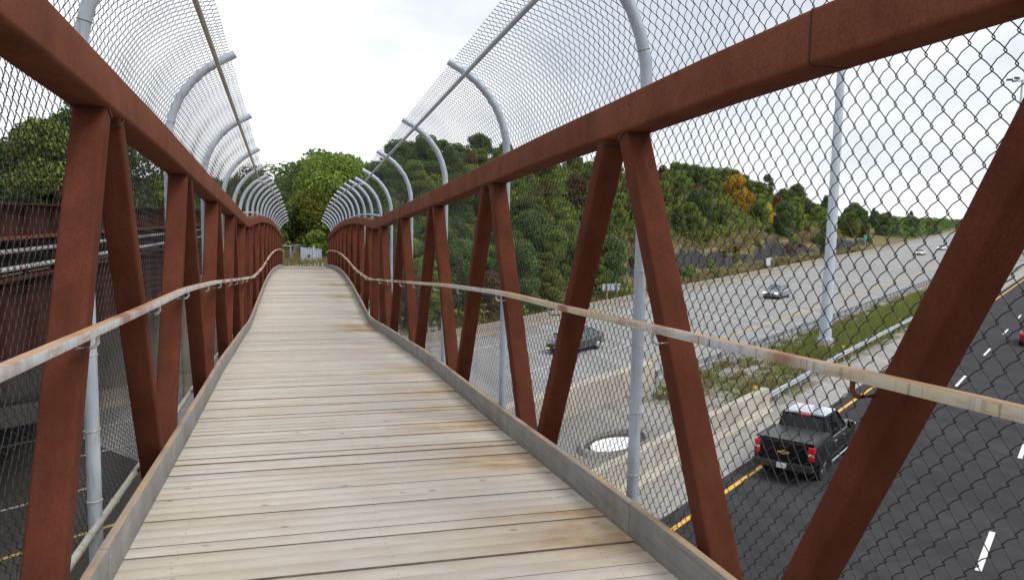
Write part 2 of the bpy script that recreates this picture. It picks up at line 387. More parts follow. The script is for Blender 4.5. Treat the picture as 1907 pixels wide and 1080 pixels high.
# roads
strip('road_grey', lambda t: -36.3 - S2(t), lambda t: -19.0 - S1(t) * .6, 0, ASPH_G)
strip('road_shade_patch', C(-36.2), C(-12.7), .016, m_asph('shade_toned_asphalt', (.075, .070, .066), (.10, .094, .088)), ts=[-300, -100, -40, 0, 14.5])  # shade under the girder bridge, put into a darker asphalt colour
strip('road_shoulder', C(-12.2), C(-10.2), 0.0, SHOUL)
strip('road_dark', C(-10.2), C(6.5), 0.0, ASPH_D)
strip('yellow_line', C(-9.66), C(-9.50), .006, YEL)
strip('yellow_line', lambda t: YL(t) - .08, lambda t: YL(t) + .08, .022, YEL_W)
strip('edge_line', lambda t: WL(t) - .07, lambda t: WL(t) + .07, .022, WHT_W)
strip('edge_line', C(5.2), C(5.35), .006, WHT)
def dashes(name, uf, t0, step, ln, m, w=.07, t1=420, tb=-90):
    V = []; F = []; t = t0
    while t > tb: t -= step
    while t < t1:
        b = len(V)
        for q in (t, t + ln): V += [W(uf(q) - w, q, .022), W(uf(q) + w, q, .022)]
        F.append((b, b + 1, b + 3, b + 2)); t += step
    o = np_mesh(name, np.array(V), np.array(F), m); o['kind'] = 'structure'
dashes('lane_line', C(-6.03), 49.4, 12.45, 3.7, WHT, .07)
dashes('lane_line', C(-2.05), 23.7, 12.45, 3.3, WHT, .08)
dashes('lane_line', C(1.65), 26, 12.45, 3.3, WHT)
dashes('lane_line', lambda t: YL(t) + (WL(t) - YL(t)) * .345, 36.5, 9.2, 3.4, WHT_W)
dashes('lane_line', lambda t: YL(t) + (WL(t) - YL(t)) * .685, 40.5, 9.2, 3.4, WHT_W)
# median
MT = [-120, -60, -30, -10, 10, 20, 30, 34.9]
V = []; F = []
for t in MT: V += [W(-19.1, t, .012), W(-12.3, t - (1.2 if t == 34.9 else 0), .012)]
for i in range(len(MT) - 1): F.append((2 * i, 2 * i + 1, 2 * i + 3, 2 * i + 2))
tag(np_mesh('median_slab', np.array(V), np.array(F), SLAB), kind='structure')
def median_ground():
    us = np.linspace(0, 1, 12); ts = np.arange(33, 420, 1.5); V = []
    for t in ts:
        for q in us:
            u = -12.1 + (-19.0 - S1(t) * .6 + 12.1) * q
            V.append(W(u, t, .006 + (.14 * math.sin(math.pi * q) + rng.normal() * .03) * min(1, max(0, (t - 35.5) / 3)) * (0 if q in (0, 1) else 1)))
    F = [(i * 12 + j, i * 12 + j + 1, (i + 1) * 12 + j + 1, (i + 1) * 12 + j) for i in range(len(ts) - 1) for j in range(11)]
    tag(np_mesh('median_gravel', np.array(V), np.array(F), GRAVEL), kind='structure')
median_ground()

# ------------------------------------------------------------------ barriers and guardrails
def barrier(name, face, back, h, ts, m, label, jersey=True, joints=True):
    """face(t) = foot nearest the road it guards, back(t) = other foot"""
    mb = MB(); 
    def prof(t):
        a, b = face(t), back(t); s = 1 if b > a else -1; w = abs(b - a)
        if jersey: pts = [(0, 0), (0, .08), (.18, .33), (.24, h), (w - .06, h), (w, 0)]
        else: pts = [(0, 0), (.04, h), (w - .04, h), (w, 0)]
        return [W(a + s * q, t, z) for q, z in pts]
    vs = []; n = 6 if jersey else 4
    for t in ts: vs += prof(t)
    fs = [(i * n + j, i * n + (j + 1) % n, (i + 1) * n + (j + 1) % n, (i + 1) * n + j) for i in range(len(ts) - 1) for j in range(n)]
    fs += [tuple(range(n)), tuple((len(ts) - 1) * n + j for j in range(n))]
    mb.add(vs, fs); o = mb.build(name, m, smooth=False)
    return tag(o, label, 'barrier')
barrier('concrete_barrier', C(-11.95), C(-12.62), 1.1, [-90, -60, -30, 0, 10, 20, 30, 37.0], CONC,
        'pale concrete barrier beside the dark road, ending where the steel guardrail starts')
barrier('concrete_barrier', C(-18.75), C(-19.45), 1.25, [15.5, 20, 30, 38.3], CONC,
        'cream concrete wall between the median slab and the yellow line of the grey road', jersey=False)
tsb = list(range(-90, 40, 10)) + list(range(40, 260, 6)) + list(range(260, 600, 20))
barrier('concrete_barrier', lambda t: BL(t), lambda t: BL(t) - .75, .85, tsb, CONC_O,
        'long grey concrete barrier along the foot of the wooded hill')
def guardrail(uf, t0, t1, side, label, ends=None):
    g = empty('guardrail', W(uf(t0), t0), 0, label, 'guardrail'); o0 = Vector(g.location)
    prof = [(.0, -.155), (.03, -.12), (.06, -.09), (.06, -.05), (.0, 0), (.06, .05), (.06, .09), (.03, .12), (.0, .155), (-.012, .155), (-.012, -.155)]
    prof = [(q * side, z) for q, z in prof]
    ts = np.arange(t0, t1, 3.8); mb = MB(); mb.sweep([W(uf(t), t, .62) - o0 for t in ts], prof)
    mb.build('rail_beam', STEEL, g, angle=60)
    for i, t in enumerate(np.arange(t0 + .5, min(t1, t0 + 92 * 1.95), 1.95)):
        p = W(uf(t), t, 0) - o0; m_ = MB(); Mx = Matrix.Translation(p) @ Matrix.Rotation(ROAD_RZ, 4, 'Z')
        m_.box(-.09 * side - .05, -.09 * side + .05, -.075, .075, -.15, .80, M=Mx)
        m_.box(-.21 * side - .04, -.21 * side + .04, -.075, .075, .45, .78, M=Mx) if False else None
        ob = m_.build('post', STEEL, g, smooth=False)
    return g
guardrail(lambda t: -12.35 - .35 * min(1, max(0, (t - 38) / 16)), 36.6, 260, 1, 'steel guardrail along the median beside the dark road')
guardrail(lambda t: -18.9 + .55 * min(1, max(0, (t - 38) / 6)) - S1(t) * .55, 38.0, 260, -1, 'steel guardrail on posts along the median beside the grey road')
for (u, t, z, lab) in ((-12.55, 36.1, 1.1, 'orange and white reflector on the end of the concrete barrier'),
                       (-12.9, 53.0, .80, 'small orange reflector on the guardrail near the light pole'),
                       (-12.9, 70.0, .80, 'far small orange reflector on the guardrail beside the dark road')):
    m_ = MB(); Mx = Matrix.Translation(W(u, t, z)) @ Matrix.Rotation(ROAD_RZ, 4, 'Z')
    m_.box(-.02, .02, -.02, .02, 0, .1, M=Mx); m_.box(-.09, .09, -.015, .015, .08, .22, M=Mx)
    o = m_.build('reflector', REFL, smooth=False); tag(o, lab, 'reflector')
# sunken round basin with a white surface on the slab
def basin():
    e = empty('round_basin', W(-15.1, 27.5, .012), ROAD_RZ, 'oval concrete basin with a bright white surface inside, on the median slab', 'basin')
    mb = MB(); n = 48; a, b = 1.0, 1.85
    rings = [(1.18, 0), (1.14, .12), (1.08, .20), (.99, .19), (.94, .02)]
    vs = [(a * r * math.cos(2 * math.pi * i / n), b * (r if r > .95 else r + .03) * math.sin(2 * math.pi * i / n), z) for r, z in rings for i in range(n)]
    fs = [(k * n + i, k * n + (i + 1) % n, (k + 1) * n + (i + 1) % n, (k + 1) * n + i) for k in range(len(rings) - 1) for i in range(n)]
    mb.add(vs, fs); mb.build('rim', SLAB, e)
    w = NT('white_sheet', .25, 0, .6); w.col((.80, .80, .78))
    mb = MB(); mb.add([(a * .94 * math.cos(2 * math.pi * i / n), b * .955 * math.sin(2 * math.pi * i / n), .03) for i in range(n)], [tuple(range(n))]); mb.build('floor', simple('dark_floor', (.07, .06, .045), .9, 0, .3, 3), e, smooth=False)  # floor disc darker than the rim and the white cover
    mb = MB(); mb.add([(.16 + a * .72 * math.cos(2 * math.pi * i / n) * (1 - .25 * math.sin(2 * math.pi * i / n)), -.25 + b * .70 * math.sin(2 * math.pi * i / n), .10 + .03 * math.cos(4 * math.pi * i / n)) for i in range(n)], [tuple(range(n))])
    mb.build('cover', w.m, e, smooth=False)
basin()

# ------------------------------------------------------------------ FOOTBRIDGE
def tab(y, T): return float(np.interp(y, [a for a, _ in T], [b for _, b in T]))
E0 = EYE.z
T_DECK = [(-8, -1.62), (-3, -1.58), (0, -1.60), (3.3, -1.71), (4.6, -1.78), (6.2, -1.88), (8, -1.98), (10.4, -2.10), (13, -2.30), (15.2, -2.46), (17.2, -2.63), (18, -2.68), (18.8, -2.68), (20.5, -2.64), (22.8, -2.60), (25, -2.57), (27.4, -2.58), (30.5, -2.65), (33.5, -2.77), (38, -3.02), (42, -3.27), (46, -3.55), (51.5, -4.0)]
T_CHORD = [(-8, .84), (-3, .84), (0, .82), (2.6, .74), (3.4, .70), (4.2, .645), (5.8, .55), (9.8, .26), (13, .04), (15.6, -.15), (17.1, -.26), (17.9, -.33), (18.6, -.345), (20, -.325), (22.8, -.34), (25, -.38), (27.4, -.45), (30.5, -.56), (33.5, -.70), (38, -.98), (42, -1.26), (46, -1.56), (51, -2.0)]
T_RAIL = [(-8, -.36), (0, -.42), (1.5, -.46), (2.9, -.53), (4.9, -.63), (6.5, -.70), (9, -.88), (12, -1.13), (14.5, -1.34), (16.5, -1.50), (17.9, -1.62), (18.5, -1.66), (20.5, -1.73), (22.8, -1.79), (25, -1.80), (27.4, -1.80), (30.5, -1.84), (33.5, -1.93), (38, -2.13), (42, -2.33), (46, -2.58), (51, -3.0)]
def smooth_tab(T):
    ys = np.arange(-8, 51.6, .25); z = np.interp(ys, [a for a, _ in T], [b for _, b in T])
    k = np.array([1, 2, 3, 2, 1]) / 9.; zz = np.convolve(np.pad(z, 2, mode='edge'), k, 'valid')
    zz[0:3] = z[0:3]; zz[-3:] = z[-3:]
    return ys, zz
SD_, SZ_ = smooth_tab(T_DECK); RY_, RZ_ = smooth_tab(T_RAIL)
dz = lambda y: float(np.interp(y, SD_, SZ_)) + E0
rz_ = lambda y: float(np.interp(y, RY_, RZ_)) + E0
CY_, CZ_ = smooth_tab(T_CHORD)
def cz(y): return (tab(y, T_CHORD) if 16.6 < y < 19.2 else float(np.interp(y, CY_, CZ_))) + E0
def bx(y): return .015 * max(0, y - 18)          # slight bend at the pier
XR, XL = 1.83, -.81
fb = empty('truss_footbridge', (0, 0, 0), 0, 'long rusty brown steel truss footbridge with a plank deck crossing the highway', 'footbridge')
# deck boards
def deck():
    V = []; F = []; tone = []; stn = []; mi = []; y = -4.0
    SP = [(3.7, .22, .8), (4.1, .16, 1), (5.4, .22, .9), (5.85, .15, .6), (6.7, .25, 1), (7.4, .2, .8), (8.4, .3, .7), (10, .5, .5), (12.5, .4, .4), (16.6, .45, .9), (17.7, .4, 1.1), (23, .3, .7), (26, .4, .8), (30, .4, .8), (34, .5, .7), (38, .5, .8), (43, .6, .7), (47, .5, .7), (2.2, .2, .6)]
    while y < 51.4:
        w = .138; gap = (.0015, .0035, .0025, .0045)[int(rng.integers(4))]; sv_ = min(1, sum(k * math.exp(-((y - c) / q) ** 2) for c, q, k in SP) * rng.uniform(.8, 1.5)); x0, x1 = XL - .06 + rng.normal() * .003, XR + .03; t_ = rng.random(); dzj = rng.normal() * .0022
        ya, yb = y + gap / 2, y + w - gap / 2; b = len(V)
        for x in np.linspace(x0, x1, 2):
            for (yy, zz) in ((ya, -.085), (ya, -.0018), (ya + .0018, 0), (yb - .0018, 0), (yb, -.0018), (yb, -.085)):
                V.append((x + bx(y), yy, dz((ya + yb) / 2) + (yy - (ya + yb) / 2) * (dz(yb) - dz(ya)) / (yb - ya) + zz + dzj))
        for j in range(6):
            F.append((b + j, b + (j + 1) % 6, b + 6 + (j + 1) % 6, b + 6 + j)); tone.append(t_); mi.append(2 if j in (0, 1, 4) else 0); stn.append(sv_)
        if y < 16:
            for xn in (-.55, .48, 1.52):
                for yo in (.035, .10):
                    b = len(V); cx = xn + rng.normal() * .012; cy = y + yo + rng.normal() * .004; zz = dz(cy) + .0018 + dzj
                    for q in range(4):
                        V.append((cx + .0042 * math.cos(q * math.pi / 2), cy + .0042 * math.sin(q * math.pi / 2), zz))
                    F.append((b, b + 1, b + 2, b + 3)); tone.append(0); mi.append(1); stn.append(0)
        y += w
    o = np_mesh('deck', np.array(V), np.array(F), [WOOD, NAIL, simple('grimy_board_edge', (.12, .10, .075), .9, 0, .4, 9)], fb, attrs={'tone': ('FACE', tone), 'stain': ('FACE', stn)})
    o.data.polygons.foreach_set('material_index', mi)
    bm = bmesh.new(); bm.from_mesh(o.data); bmesh.ops.recalc_face_normals(bm, faces=bm.faces); bm.to_mesh(o.data); bm.free()
deck()
BEAD = simple('weld_bead', (.05, .018, .011), .9)
def fpath(x, y0, y1, zf, step=.5):
    n = max(2, int(abs(y1 - y0) / step) + 1); return [(x + bx(y), y, zf(y)) for y in np.linspace(y0, y1, n)]
# kerb boards
for x, s in ((XR - .09 + .022, 1), (XL + .02 - .022, -1)):
    js = [-4, -1.1, 1.35, 3.8, 6.25, 8.7, 11.15, 13.6, 16.05, 18.2, 20.6, 23, 25.4, 27.8, 30.2, 32.6, 35, 37.4, 39.8, 42.2, 44.6, 47, 49.4, 51.4]
    for i, (a, b) in enumerate(zip(js, js[1:])):
        mb = MB(); mb.sweep(fpath(x, a + .004, b - .004, lambda y: dz(y) + .092, .6), rrect(.042, .182, .005, 2))
        o = mb.build('kerb_board', CURB, fb)
        a_ = o.data.attributes.new('tone', 'FLOAT', 'FACE'); a_.data.foreach_set('value', [rng.random()] * len(o.data.polygons))
# chords
for x, s in ((XR, 1), (XL, -1)):
    xc = x + s * .095
    for y0, y1 in ((-4, 2.58), (2.586, 17.05), (17.056, 18.45), (18.456, 51)):
        mb = MB(); mb.sweep(fpath(xc, y0, y1, lambda y: cz(y) - .10, .7), rrect(.19, .205, .022, 4)); mb.build('top_chord', RUST, fb)
    for y0, y1 in ((-4, 17.7), (18.0, 51)):
        mb = MB(); mb.sweep(fpath(xc, y0, y1, lambda y: dz(y) - .36, .7), rrect(.19, .205, .022, 3)); mb.build('bottom_chord', RUST, fb)
    # weld seams
    for y in (2.583, 17.053, 18.453):
        mb = MB(); mb.sweep([(xc + bx(y), y - .005, cz(y) - .10), (xc + bx(y), y + .005, cz(y) - .10)], rrect(.194, .209, .024, 4)); mb.build('weld_seam', BEAD, fb)
    def diag(ya, za, yb, zb, w=.115):
        if ya < 12:
            q = (yb - ya) / (zb - za); z0 = cz(ya) - .2065; y0_ = ya + q * (z0 - za); z1 = z0 - .012; m_ = MB()
            m_.sweep([(xc + bx(ya), y0_, z0), (xc + bx(ya), y0_ + q * (z1 - z0), z1)], rrect(.163, w + .012, .016, 3), upv=(0, 1, .001)); m_.build('weld_seam', BEAD, fb)
        mb = MB(); mb.sweep([(xc + bx(ya), ya, za), (xc + bx(yb), yb, zb)], rrect(.15, w, .016, 3), upv=(0, 1, .001)); mb.build('diagonal', RUST_DIAG, fb)
    P = [1.345 + 3.13 * k for k in range(-1, 6)]
    for k, p in enumerate(P):
        if p > 17.2: continue
        t = lambda y: cz(y) - .17
        if p - .17 > -3: diag(p - .135, t(p - .135), p - 1.50, dz(p - 1.5) - .3, .12)
        if p + 1.3 < 17.0: diag(p + .135, t(p + .135), p + 1.50, dz(p + 1.50) - .3, .12)
    for ye in (16.95, 18.62, 50.8):     # end posts of the two spans
        mb = MB(); mb.sweep([(xc + bx(ye), ye, cz(ye) - .18), (xc + bx(ye), ye, dz(ye) - .3)], rrect(.15, .17, .016, 3), upv=(0, 1, 0)); mb.build('end_post', RUST_DIAG, fb)
    p = 20.3
    while p < 50.4:
        t = lambda y: cz(y) - .17
        diag(p - .15, t(p - .15), p - 1.3, dz(p - 1.3) - .3); diag(p + .15, t(p + .15), p + 1.3, dz(p + 1.3) - .3); p += 3.0
for x in (-.62, -.1, .46, 1.02, 1.56):
    mb = MB(); mb.sweep(fpath(x, -4, 51, lambda y: dz(y) - .135, 1.0), [(-.045, -.05), (.045, -.05), (.045, .045), (-.045, .045)]); mb.build('stringer', CURB, fb, smooth=False)
# floor beams
y = -3.6
while y < 51:
    mb = MB(); mb.box(XL - .1 + bx(y), XR + .1 + bx(y), y - .06, y + .06, dz(y) - .30, dz(y) - .10); mb.build('floor_beam', RUST, fb, smooth=False); y += 3.13
# handrails
for x, s, jts in ((1.75, 1, [-4, -.2, 3.02, 9.2, 15.6, 17.95, 24.3, 30.6, 37, 43, 50.9]), (-.765, -1, [-4, 3.06, 9.6, 15.8, 17.95, 24.3, 30.6, 37, 43, 50.9])):
    e_off = .05 if s < 0 else .0
    for a, b in zip(jts, jts[1:]):
        mb = MB(); mb.sweep(fpath(x, a + .006, b - .006, lambda y: rz_(y) + e_off - .019, .45), rrect(.046, .038, .005, 2)); hr = mb.build('handrail', RAIL if s > 0 else RAIL_L, fb)
        # little bent rods that hold the rail to the diagonals
        ys = [p + d for p in [1.345 + 3.13 * k for k in range(-1, 6)] for d in (-.86, .80) if p + d < 17] + ([q for q in np.arange(19.4, 50, 1.55)])
        for yy in ys:
            if a + .1 < yy < b - .1 and yy < 34:
                zr = rz_(yy) + e_off - .045; xx = x + bx(yy); m_ = MB()
                m_.tube([(xx, yy, zr + .004), (xx, yy, zr - .03), (xx + s * .012, yy, zr - .045), (xx + s * .03, yy, zr - .05), (xx + s * .085, yy, zr - .05)], .0085, 8)
                m_.build('bracket', GALV_D if yy > 2.5 else RUST, hr)
    for a in jts[1:-1]:
        m_ = MB(); m_.sweep([(x + bx(a), a - .012, rz_(a) + e_off - .022), (x + bx(a), a + .012, rz_(a) + e_off - .022)], rrect(.040, .036, .005, 2)); m_.build('rail_splice', RUST_DIAG, fb)

# ------------------------------------------------------------------ chain-link fences on both sides
ARC = [(0, 2.44), (.012, 2.60), (.05, 2.75), (.115, 2.90), (.20, 3.02), (.30, 3.125), (.42, 3.215), (.52, 3.27)]    # inward, height above deck
def chfix(y): return (cz(y) - dz(y)) - 2.36       # follow the chord line rather than the deck at the top
def mesh_path(s, off):
    """cross-section of the fabric: list of (x, h) from the bottom up, offset outward"""
    xb = (XR + .235) if s > 0 else (XL - .235)
    pts = [(0, -.08)] + ARC
    out = []
    for i, (q, h) in enumerate(pts):
        a = pts[max(i - 1, 0)]; c = pts[min(i + 1, len(pts) - 1)]
        tx, tz = c[0] - a[0], c[1] - a[1]; l = math.hypot(tx, tz); nx, nz_ = -tz / l, tx / l      # outward normal
        out.append((q + nx * off, h + nz_ * off))
    return xb, out
def fabric(s, y0, y1, sides, parent, detailed):
    Wd, Hd = .087, .0955; xb, pth = mesh_path(s, .048)
    q = np.array([a for a, _ in pth]); h = np.array([b for _, b in pth]); d = np.concatenate([[0], np.cumsum(np.hypot(np.diff(q), np.diff(h)))])
    L = d[-1] + .06; nrow = int(L / (Hd / 2)); K = int((y1 - y0) / (Wd / 2))
    # one picket in (lateral, along-height, depth)
    ev = []
    for i in range(nrow + 1):
        v = i * Hd / 2
        ev.append((i, v))
    lines = []
    for par in (0, 1):
        pts = []
        for i, v in ev:
            right = (i + par) % 2
            lat = (Wd / 2 + .0045) if right else -.0045
            sg = 1 if right else -1
            if detailed:
                e = .0055; dd = .003
                pts += [(lat - sg * .0035, v - e, dd), (lat, v - e * .4, dd * .5), (lat, v + e * .4, -dd * .5), (lat - sg * .0035, v + e, -dd),
                        (Wd / 4 + sg * .0028, v + Hd / 4 + .0020, -dd * 1.2 if right else -dd * 1.2)]
            else: pts += [(lat, v - .005, .002), (lat, v + .005, -.002), (Wd / 4 + sg * .0022, v + Hd / 4 + .0018, 0)]
        lines.append(np.array(pts))
    M = len(lines[0]); r = .0021 if detailed else .0019
    lat = np.zeros((K, M)); vv = np.zeros((K, M)); dd = np.zeros((K, M))
    for k in range(K):
        # neighbours meet: the right tips of one are the left tips of the next
        p = lines[k % 2]; lat[k] = p[:, 0] + k * Wd / 2; vv[k] = p[:, 1]; dd[k] = p[:, 2]
    yy = y0 + lat + .0012 * np.sin(vv * 31 + lat * 5)
    dq = np.gradient(q, d); dh = np.gradient(h, d)
    qq = np.interp(vv, d, q); hh = np.interp(vv, d, h); over = np.maximum(vv - d[-1], 0)
    tq = np.interp(vv, d, dq); th = np.interp(vv, d, dh)
    sag = .010 * np.sin(lat * 2.1 + 1.3) * np.sin(vv * 1.9) + .006 * np.sin(lat * 5.7)
    qq = qq + over * tq - th * (dd + sag); hh = hh + over * th + tq * (dd + sag)
    zdeck = np.interp(yy, SD_, SZ_) + E0; zch = np.interp(yy, CY_, CZ_) + E0
    fixv = (zch - zdeck) - 2.36
    X = xb - s * qq + .015 * np.maximum(0, yy - 18); Z = zdeck + hh + fixv * np.clip(hh / 2.36, 0, 1.0)
    Pn = np.stack([X, yy, Z], -1)                       # K,M,3
    T = np.gradient(Pn, axis=1); T /= np.linalg.norm(T, axis=-1, keepdims=True) + 1e-9
    ref = np.array([1.0, 0.15, 0.1]); A = np.cross(T, ref); A /= np.linalg.norm(A, axis=-1, keepdims=True) + 1e-9; B = np.cross(A, T)
    ang = np.arange(sides) * 2 * math.pi / sides
    Vt = Pn[:, :, None, :] + r * (A[:, :, None, :] * np.cos(ang)[None, None, :, None] + B[:, :, None, :] * np.sin(ang)[None, None, :, None])
    Vt = Vt.reshape(-1, 3)
    k_, m_, s_ = np.meshgrid(np.arange(K), np.arange(M - 1), np.arange(sides), indexing='ij')
    i0 = (k_ * M + m_) * sides + s_; i1 = (k_ * M + m_) * sides + (s_ + 1) % sides
    F = np.stack([i0, i1, i1 + sides, i0 + sides], -1).reshape(-1, 4)
    return np_mesh('wire_mesh', Vt, F, WIRE, parent, smooth=True)
for s, lab in ((1, 'curved-top chain-link fence on the right side of the footbridge, above the highway traffic'),
               (-1, 'curved-top chain-link fence on the left side of the footbridge, facing the girder bridge')):
    fe = empty('chain_link_fence', (0, 0, 0), 0, lab, 'fence')
    xb = (XR + .235) if s > 0 else (XL - .235)
    ys = [y for y in ([4.47 + 3.16 * k for k in range(-2, 5)] if s > 0 else [4.74 + 3.16 * k for k in range(-2, 5)])]
    ys[-1] = 16.75; ys += list(np.arange(18.75, 50.9, 2.45))
    for i, y in enumerate(ys):
        f = chfix(y); rp = .037
        path = [(xb + bx(y), y, dz(y) - .28), (xb + bx(y), y, dz(y) + .8), (xb + bx(y), y, dz(y) + 1.6 + f)] + [(xb - s * q + bx(y), y, dz(y) + h + f) for q, h in ARC] + [(xb - s * .59 + bx(y), y, dz(y) + 3.31 + f)]
        mb = MB(); mb.tube(path, rp, 14); 
        for hh_ in (.13, .52, .93, 1.38, 1.83, 2.2):
            c_ = Vector((xb + bx(y), y, dz(y) + hh_ + f * min(1, hh_ / 2.36))); pr = []
            for j in range(13):
                a = 2 * math.pi * j / 12; pr.append(c_ + Vector((math.cos(a) * (rp + .003), math.sin(a) * (rp + .003), .006 * math.sin(a * 1) + (.012 * j / 12))))
            if y < 17: mb.tube(pr, .0028, 5, mi=1)
        for (q, h), (q2, h2) in ((ARC[1], ARC[2]), (ARC[4], ARC[5])):
            c_ = Vector((xb - s * (q + q2) / 2 + bx(y), y, dz(y) + (h + h2) / 2 + f)); tx = Vector((-s * (q2 - q), 0, h2 - h)).normalized(); n1 = Vector((0, 1, 0)); n2 = tx.cross(n1)
            if y < 17: mb.tube([c_ + (n1 * math.cos(2 * math.pi * j / 12) + n2 * math.sin(2 * math.pi * j / 12)) * (rp + .003) for j in range(13)], .0028, 5, mi=1)
        mb.build('post', [GALV if s > 0 else GALV_L, GALV_D], fe, angle=50)
    # pipe under the curled ends, bottom pipe, and a low pipe over the second span's chord
    for nm, fx, fz, y0, y1, r in (('top_rail', .455, 3.17, -3, 17.6, .021), ('top_rail', .455, 3.17, 18.2, 51, .021), ('bottom_rail', 0.03, .02 if s < 0 else -.12, -3, 17.6, .021), ('bottom_rail', .03, .02, 18.2, 51, .021), ('middle_rail', -.01, 2.44, 18.2, 51, .024)):
        pth = [(xb - s * fx + bx(y), y, dz(y) + fz + (chfix(y) if fz > 2 else 0)) for y in np.linspace(y0, y1, int((y1 - y0) / .8))]
        mb = MB(); mb.tube(pth, r, 10); 
        if nm == 'bottom_rail' and y0 < 0:
            for yy in np.arange(-.5, 12, .62):
                c_ = Vector((xb - s * fx, yy, dz(yy) + fz)); mb.tube([c_ + Vector((math.cos(2 * math.pi * j / 10) * (r + .003), .02 * j / 10, math.sin(2 * math.pi * j / 10) * (r + .003))) for j in range(11)], .0026, 5)
        mb.build(nm, GALV_D if (nm == 'bottom_rail' or s < 0) else GALV, fe, angle=50)
    fabric(s, -.6, 9.0, 5, fe, True); fabric(s, 9.0, 17.6, 4, fe, False); fabric(s, 18.2, 50.8, 3, fe, False)

# pier and abutments of the footbridge
p = W(-15.6, 10.0, 0); 
mb = MB(); mb.box(-.9, 3.0, 17.2, 18.5, -.3, dz(18) - .5); pr = mb.build('bridge_pier', CONC_O, smooth=False); tag(pr, 'grey concrete pier under the kink of the footbridge in the median', 'pier')
mb = MB(); mb.box(-1.6, 3.6, 51.0, 52.6, 0, dz(51) - .48); mb.box(-1.2, 3.2, 51.35, 53.5, dz(51) - .6, dz(51.4) - .07)
tag(mb.build('bridge_abutment', CONC_O, smooth=False), 'concrete abutment under the far end of the footbridge', 'abutment')
mb = MB(); mb.box(-1.6, 3.6, -6.6, -4.1, 0, dz(-4) - .48); mb.box(-1.2, 3.0, -6.6, -4.05, dz(-4) - .5, dz(-4) - .07)
tag(mb.build('bridge_abutment', CONC_O, smooth=False), 'concrete abutment under the near end of the footbridge', 'abutment')

# ------------------------------------------------------------------ GIRDER BRIDGE on the left
def girder_bridge():
    g = empty('girder_bridge', (0, 0, 0), 0, 'dark rusty steel girder bridge with two white pipes left of the footbridge', 'bridge')
    D = Vector((.055, 1, -.012)).normalized()
    def P(y, x=0, z=0): q = Vector((-7.2, 0, E0)) + D * y; return Vector((q.x + x, q.y, q.z + z))
    y0, y1 = -6, 56
    def bar(name, x, za, zb, w, m, a=y0, b=y1):
        mb = MB(); mb.sweep([P(a, x, (za + zb) / 2), P(b, x, (za + zb) / 2)], [(-w / 2, -(zb - za) / 2), (w / 2, -(zb - za) / 2), (w / 2, (zb - za) / 2), (-w / 2, (zb - za) / 2)]); return mb.build(name, m, g, smooth=False)
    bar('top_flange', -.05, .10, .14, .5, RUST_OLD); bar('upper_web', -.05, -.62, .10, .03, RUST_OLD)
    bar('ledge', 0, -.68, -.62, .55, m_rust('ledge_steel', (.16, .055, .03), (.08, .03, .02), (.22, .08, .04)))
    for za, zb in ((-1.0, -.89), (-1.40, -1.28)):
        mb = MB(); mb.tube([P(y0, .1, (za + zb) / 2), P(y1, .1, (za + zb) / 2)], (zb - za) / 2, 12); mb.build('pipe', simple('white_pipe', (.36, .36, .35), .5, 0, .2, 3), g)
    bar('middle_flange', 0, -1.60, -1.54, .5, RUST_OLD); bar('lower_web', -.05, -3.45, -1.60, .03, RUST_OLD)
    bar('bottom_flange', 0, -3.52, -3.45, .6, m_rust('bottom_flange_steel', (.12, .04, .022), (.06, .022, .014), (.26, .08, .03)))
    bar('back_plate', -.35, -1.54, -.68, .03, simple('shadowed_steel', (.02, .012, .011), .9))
    for i, y in enumerate(np.arange(y0 + .8, y1, 1.9)):
        mb = MB(); q = P(y); mb.box(q.x - .035, q.x + .2, y - .015, y + .015, q.z - 3.45, q.z - 1.6); mb.box(q.x - .035, q.x + .14, y - .015, y + .015, q.z - .62, q.z + .1)
        mb.box(q.x - .05, q.x + .04, y - .06, y + .06, q.z - 1.54, q.z - .68); mb.build('stiffener', RUST_OLD, g, smooth=False)
    # deck slab and the other girders behind
    bar('deck_slab', -13.1, -1.95, -1.62, 25.6, CONC_O)
    for x in (-3.2, -6.4, -9.6, -12.8, -16, -19.2, -22.4, -25.5): bar('inner_girder', x, -3.3, -1.95, .25, RUST_OLD)
    for x in (-.9,): bar('cross_frame', x, -3.1, -2.9, .15, RUST_OLD)
    bar('parapet', -25.6, -1.62, -.6, .3, CONC_O)
    return P
GP = girder_bridge()
mb = MB()
for tt in (-22, -14.5, -7, .5):
    q = W(-15.8, tt); mb.box(-.5, .5, -.5, .5, -.3, 5.3, M=Matrix.Translation(q) @ Matrix.Rotation(ROAD_RZ, 4, 'Z'))
q = W(-15.8, -10.5); mb.box(-.6, .6, -13, 12, 5.3, 5.9, M=Matrix.Translation(q) @ Matrix.Rotation(ROAD_RZ, 4, 'Z'))
tag(mb.build('bridge_pier', CONC_O, smooth=False), 'concrete column pier under the girder bridge in the median', 'pier')
mb = MB(); q = W(-38.2, 2); mb.box(-.6, .6, -26, 24.5, -.3, 5.4, M=Matrix.Translation(q) @ Matrix.Rotation(ROAD_RZ, 4, 'Z'))
tag(mb.build('retaining_wall', CONC_O, smooth=False), 'brown concrete wall under the girder bridge beyond the grey road', 'wall')
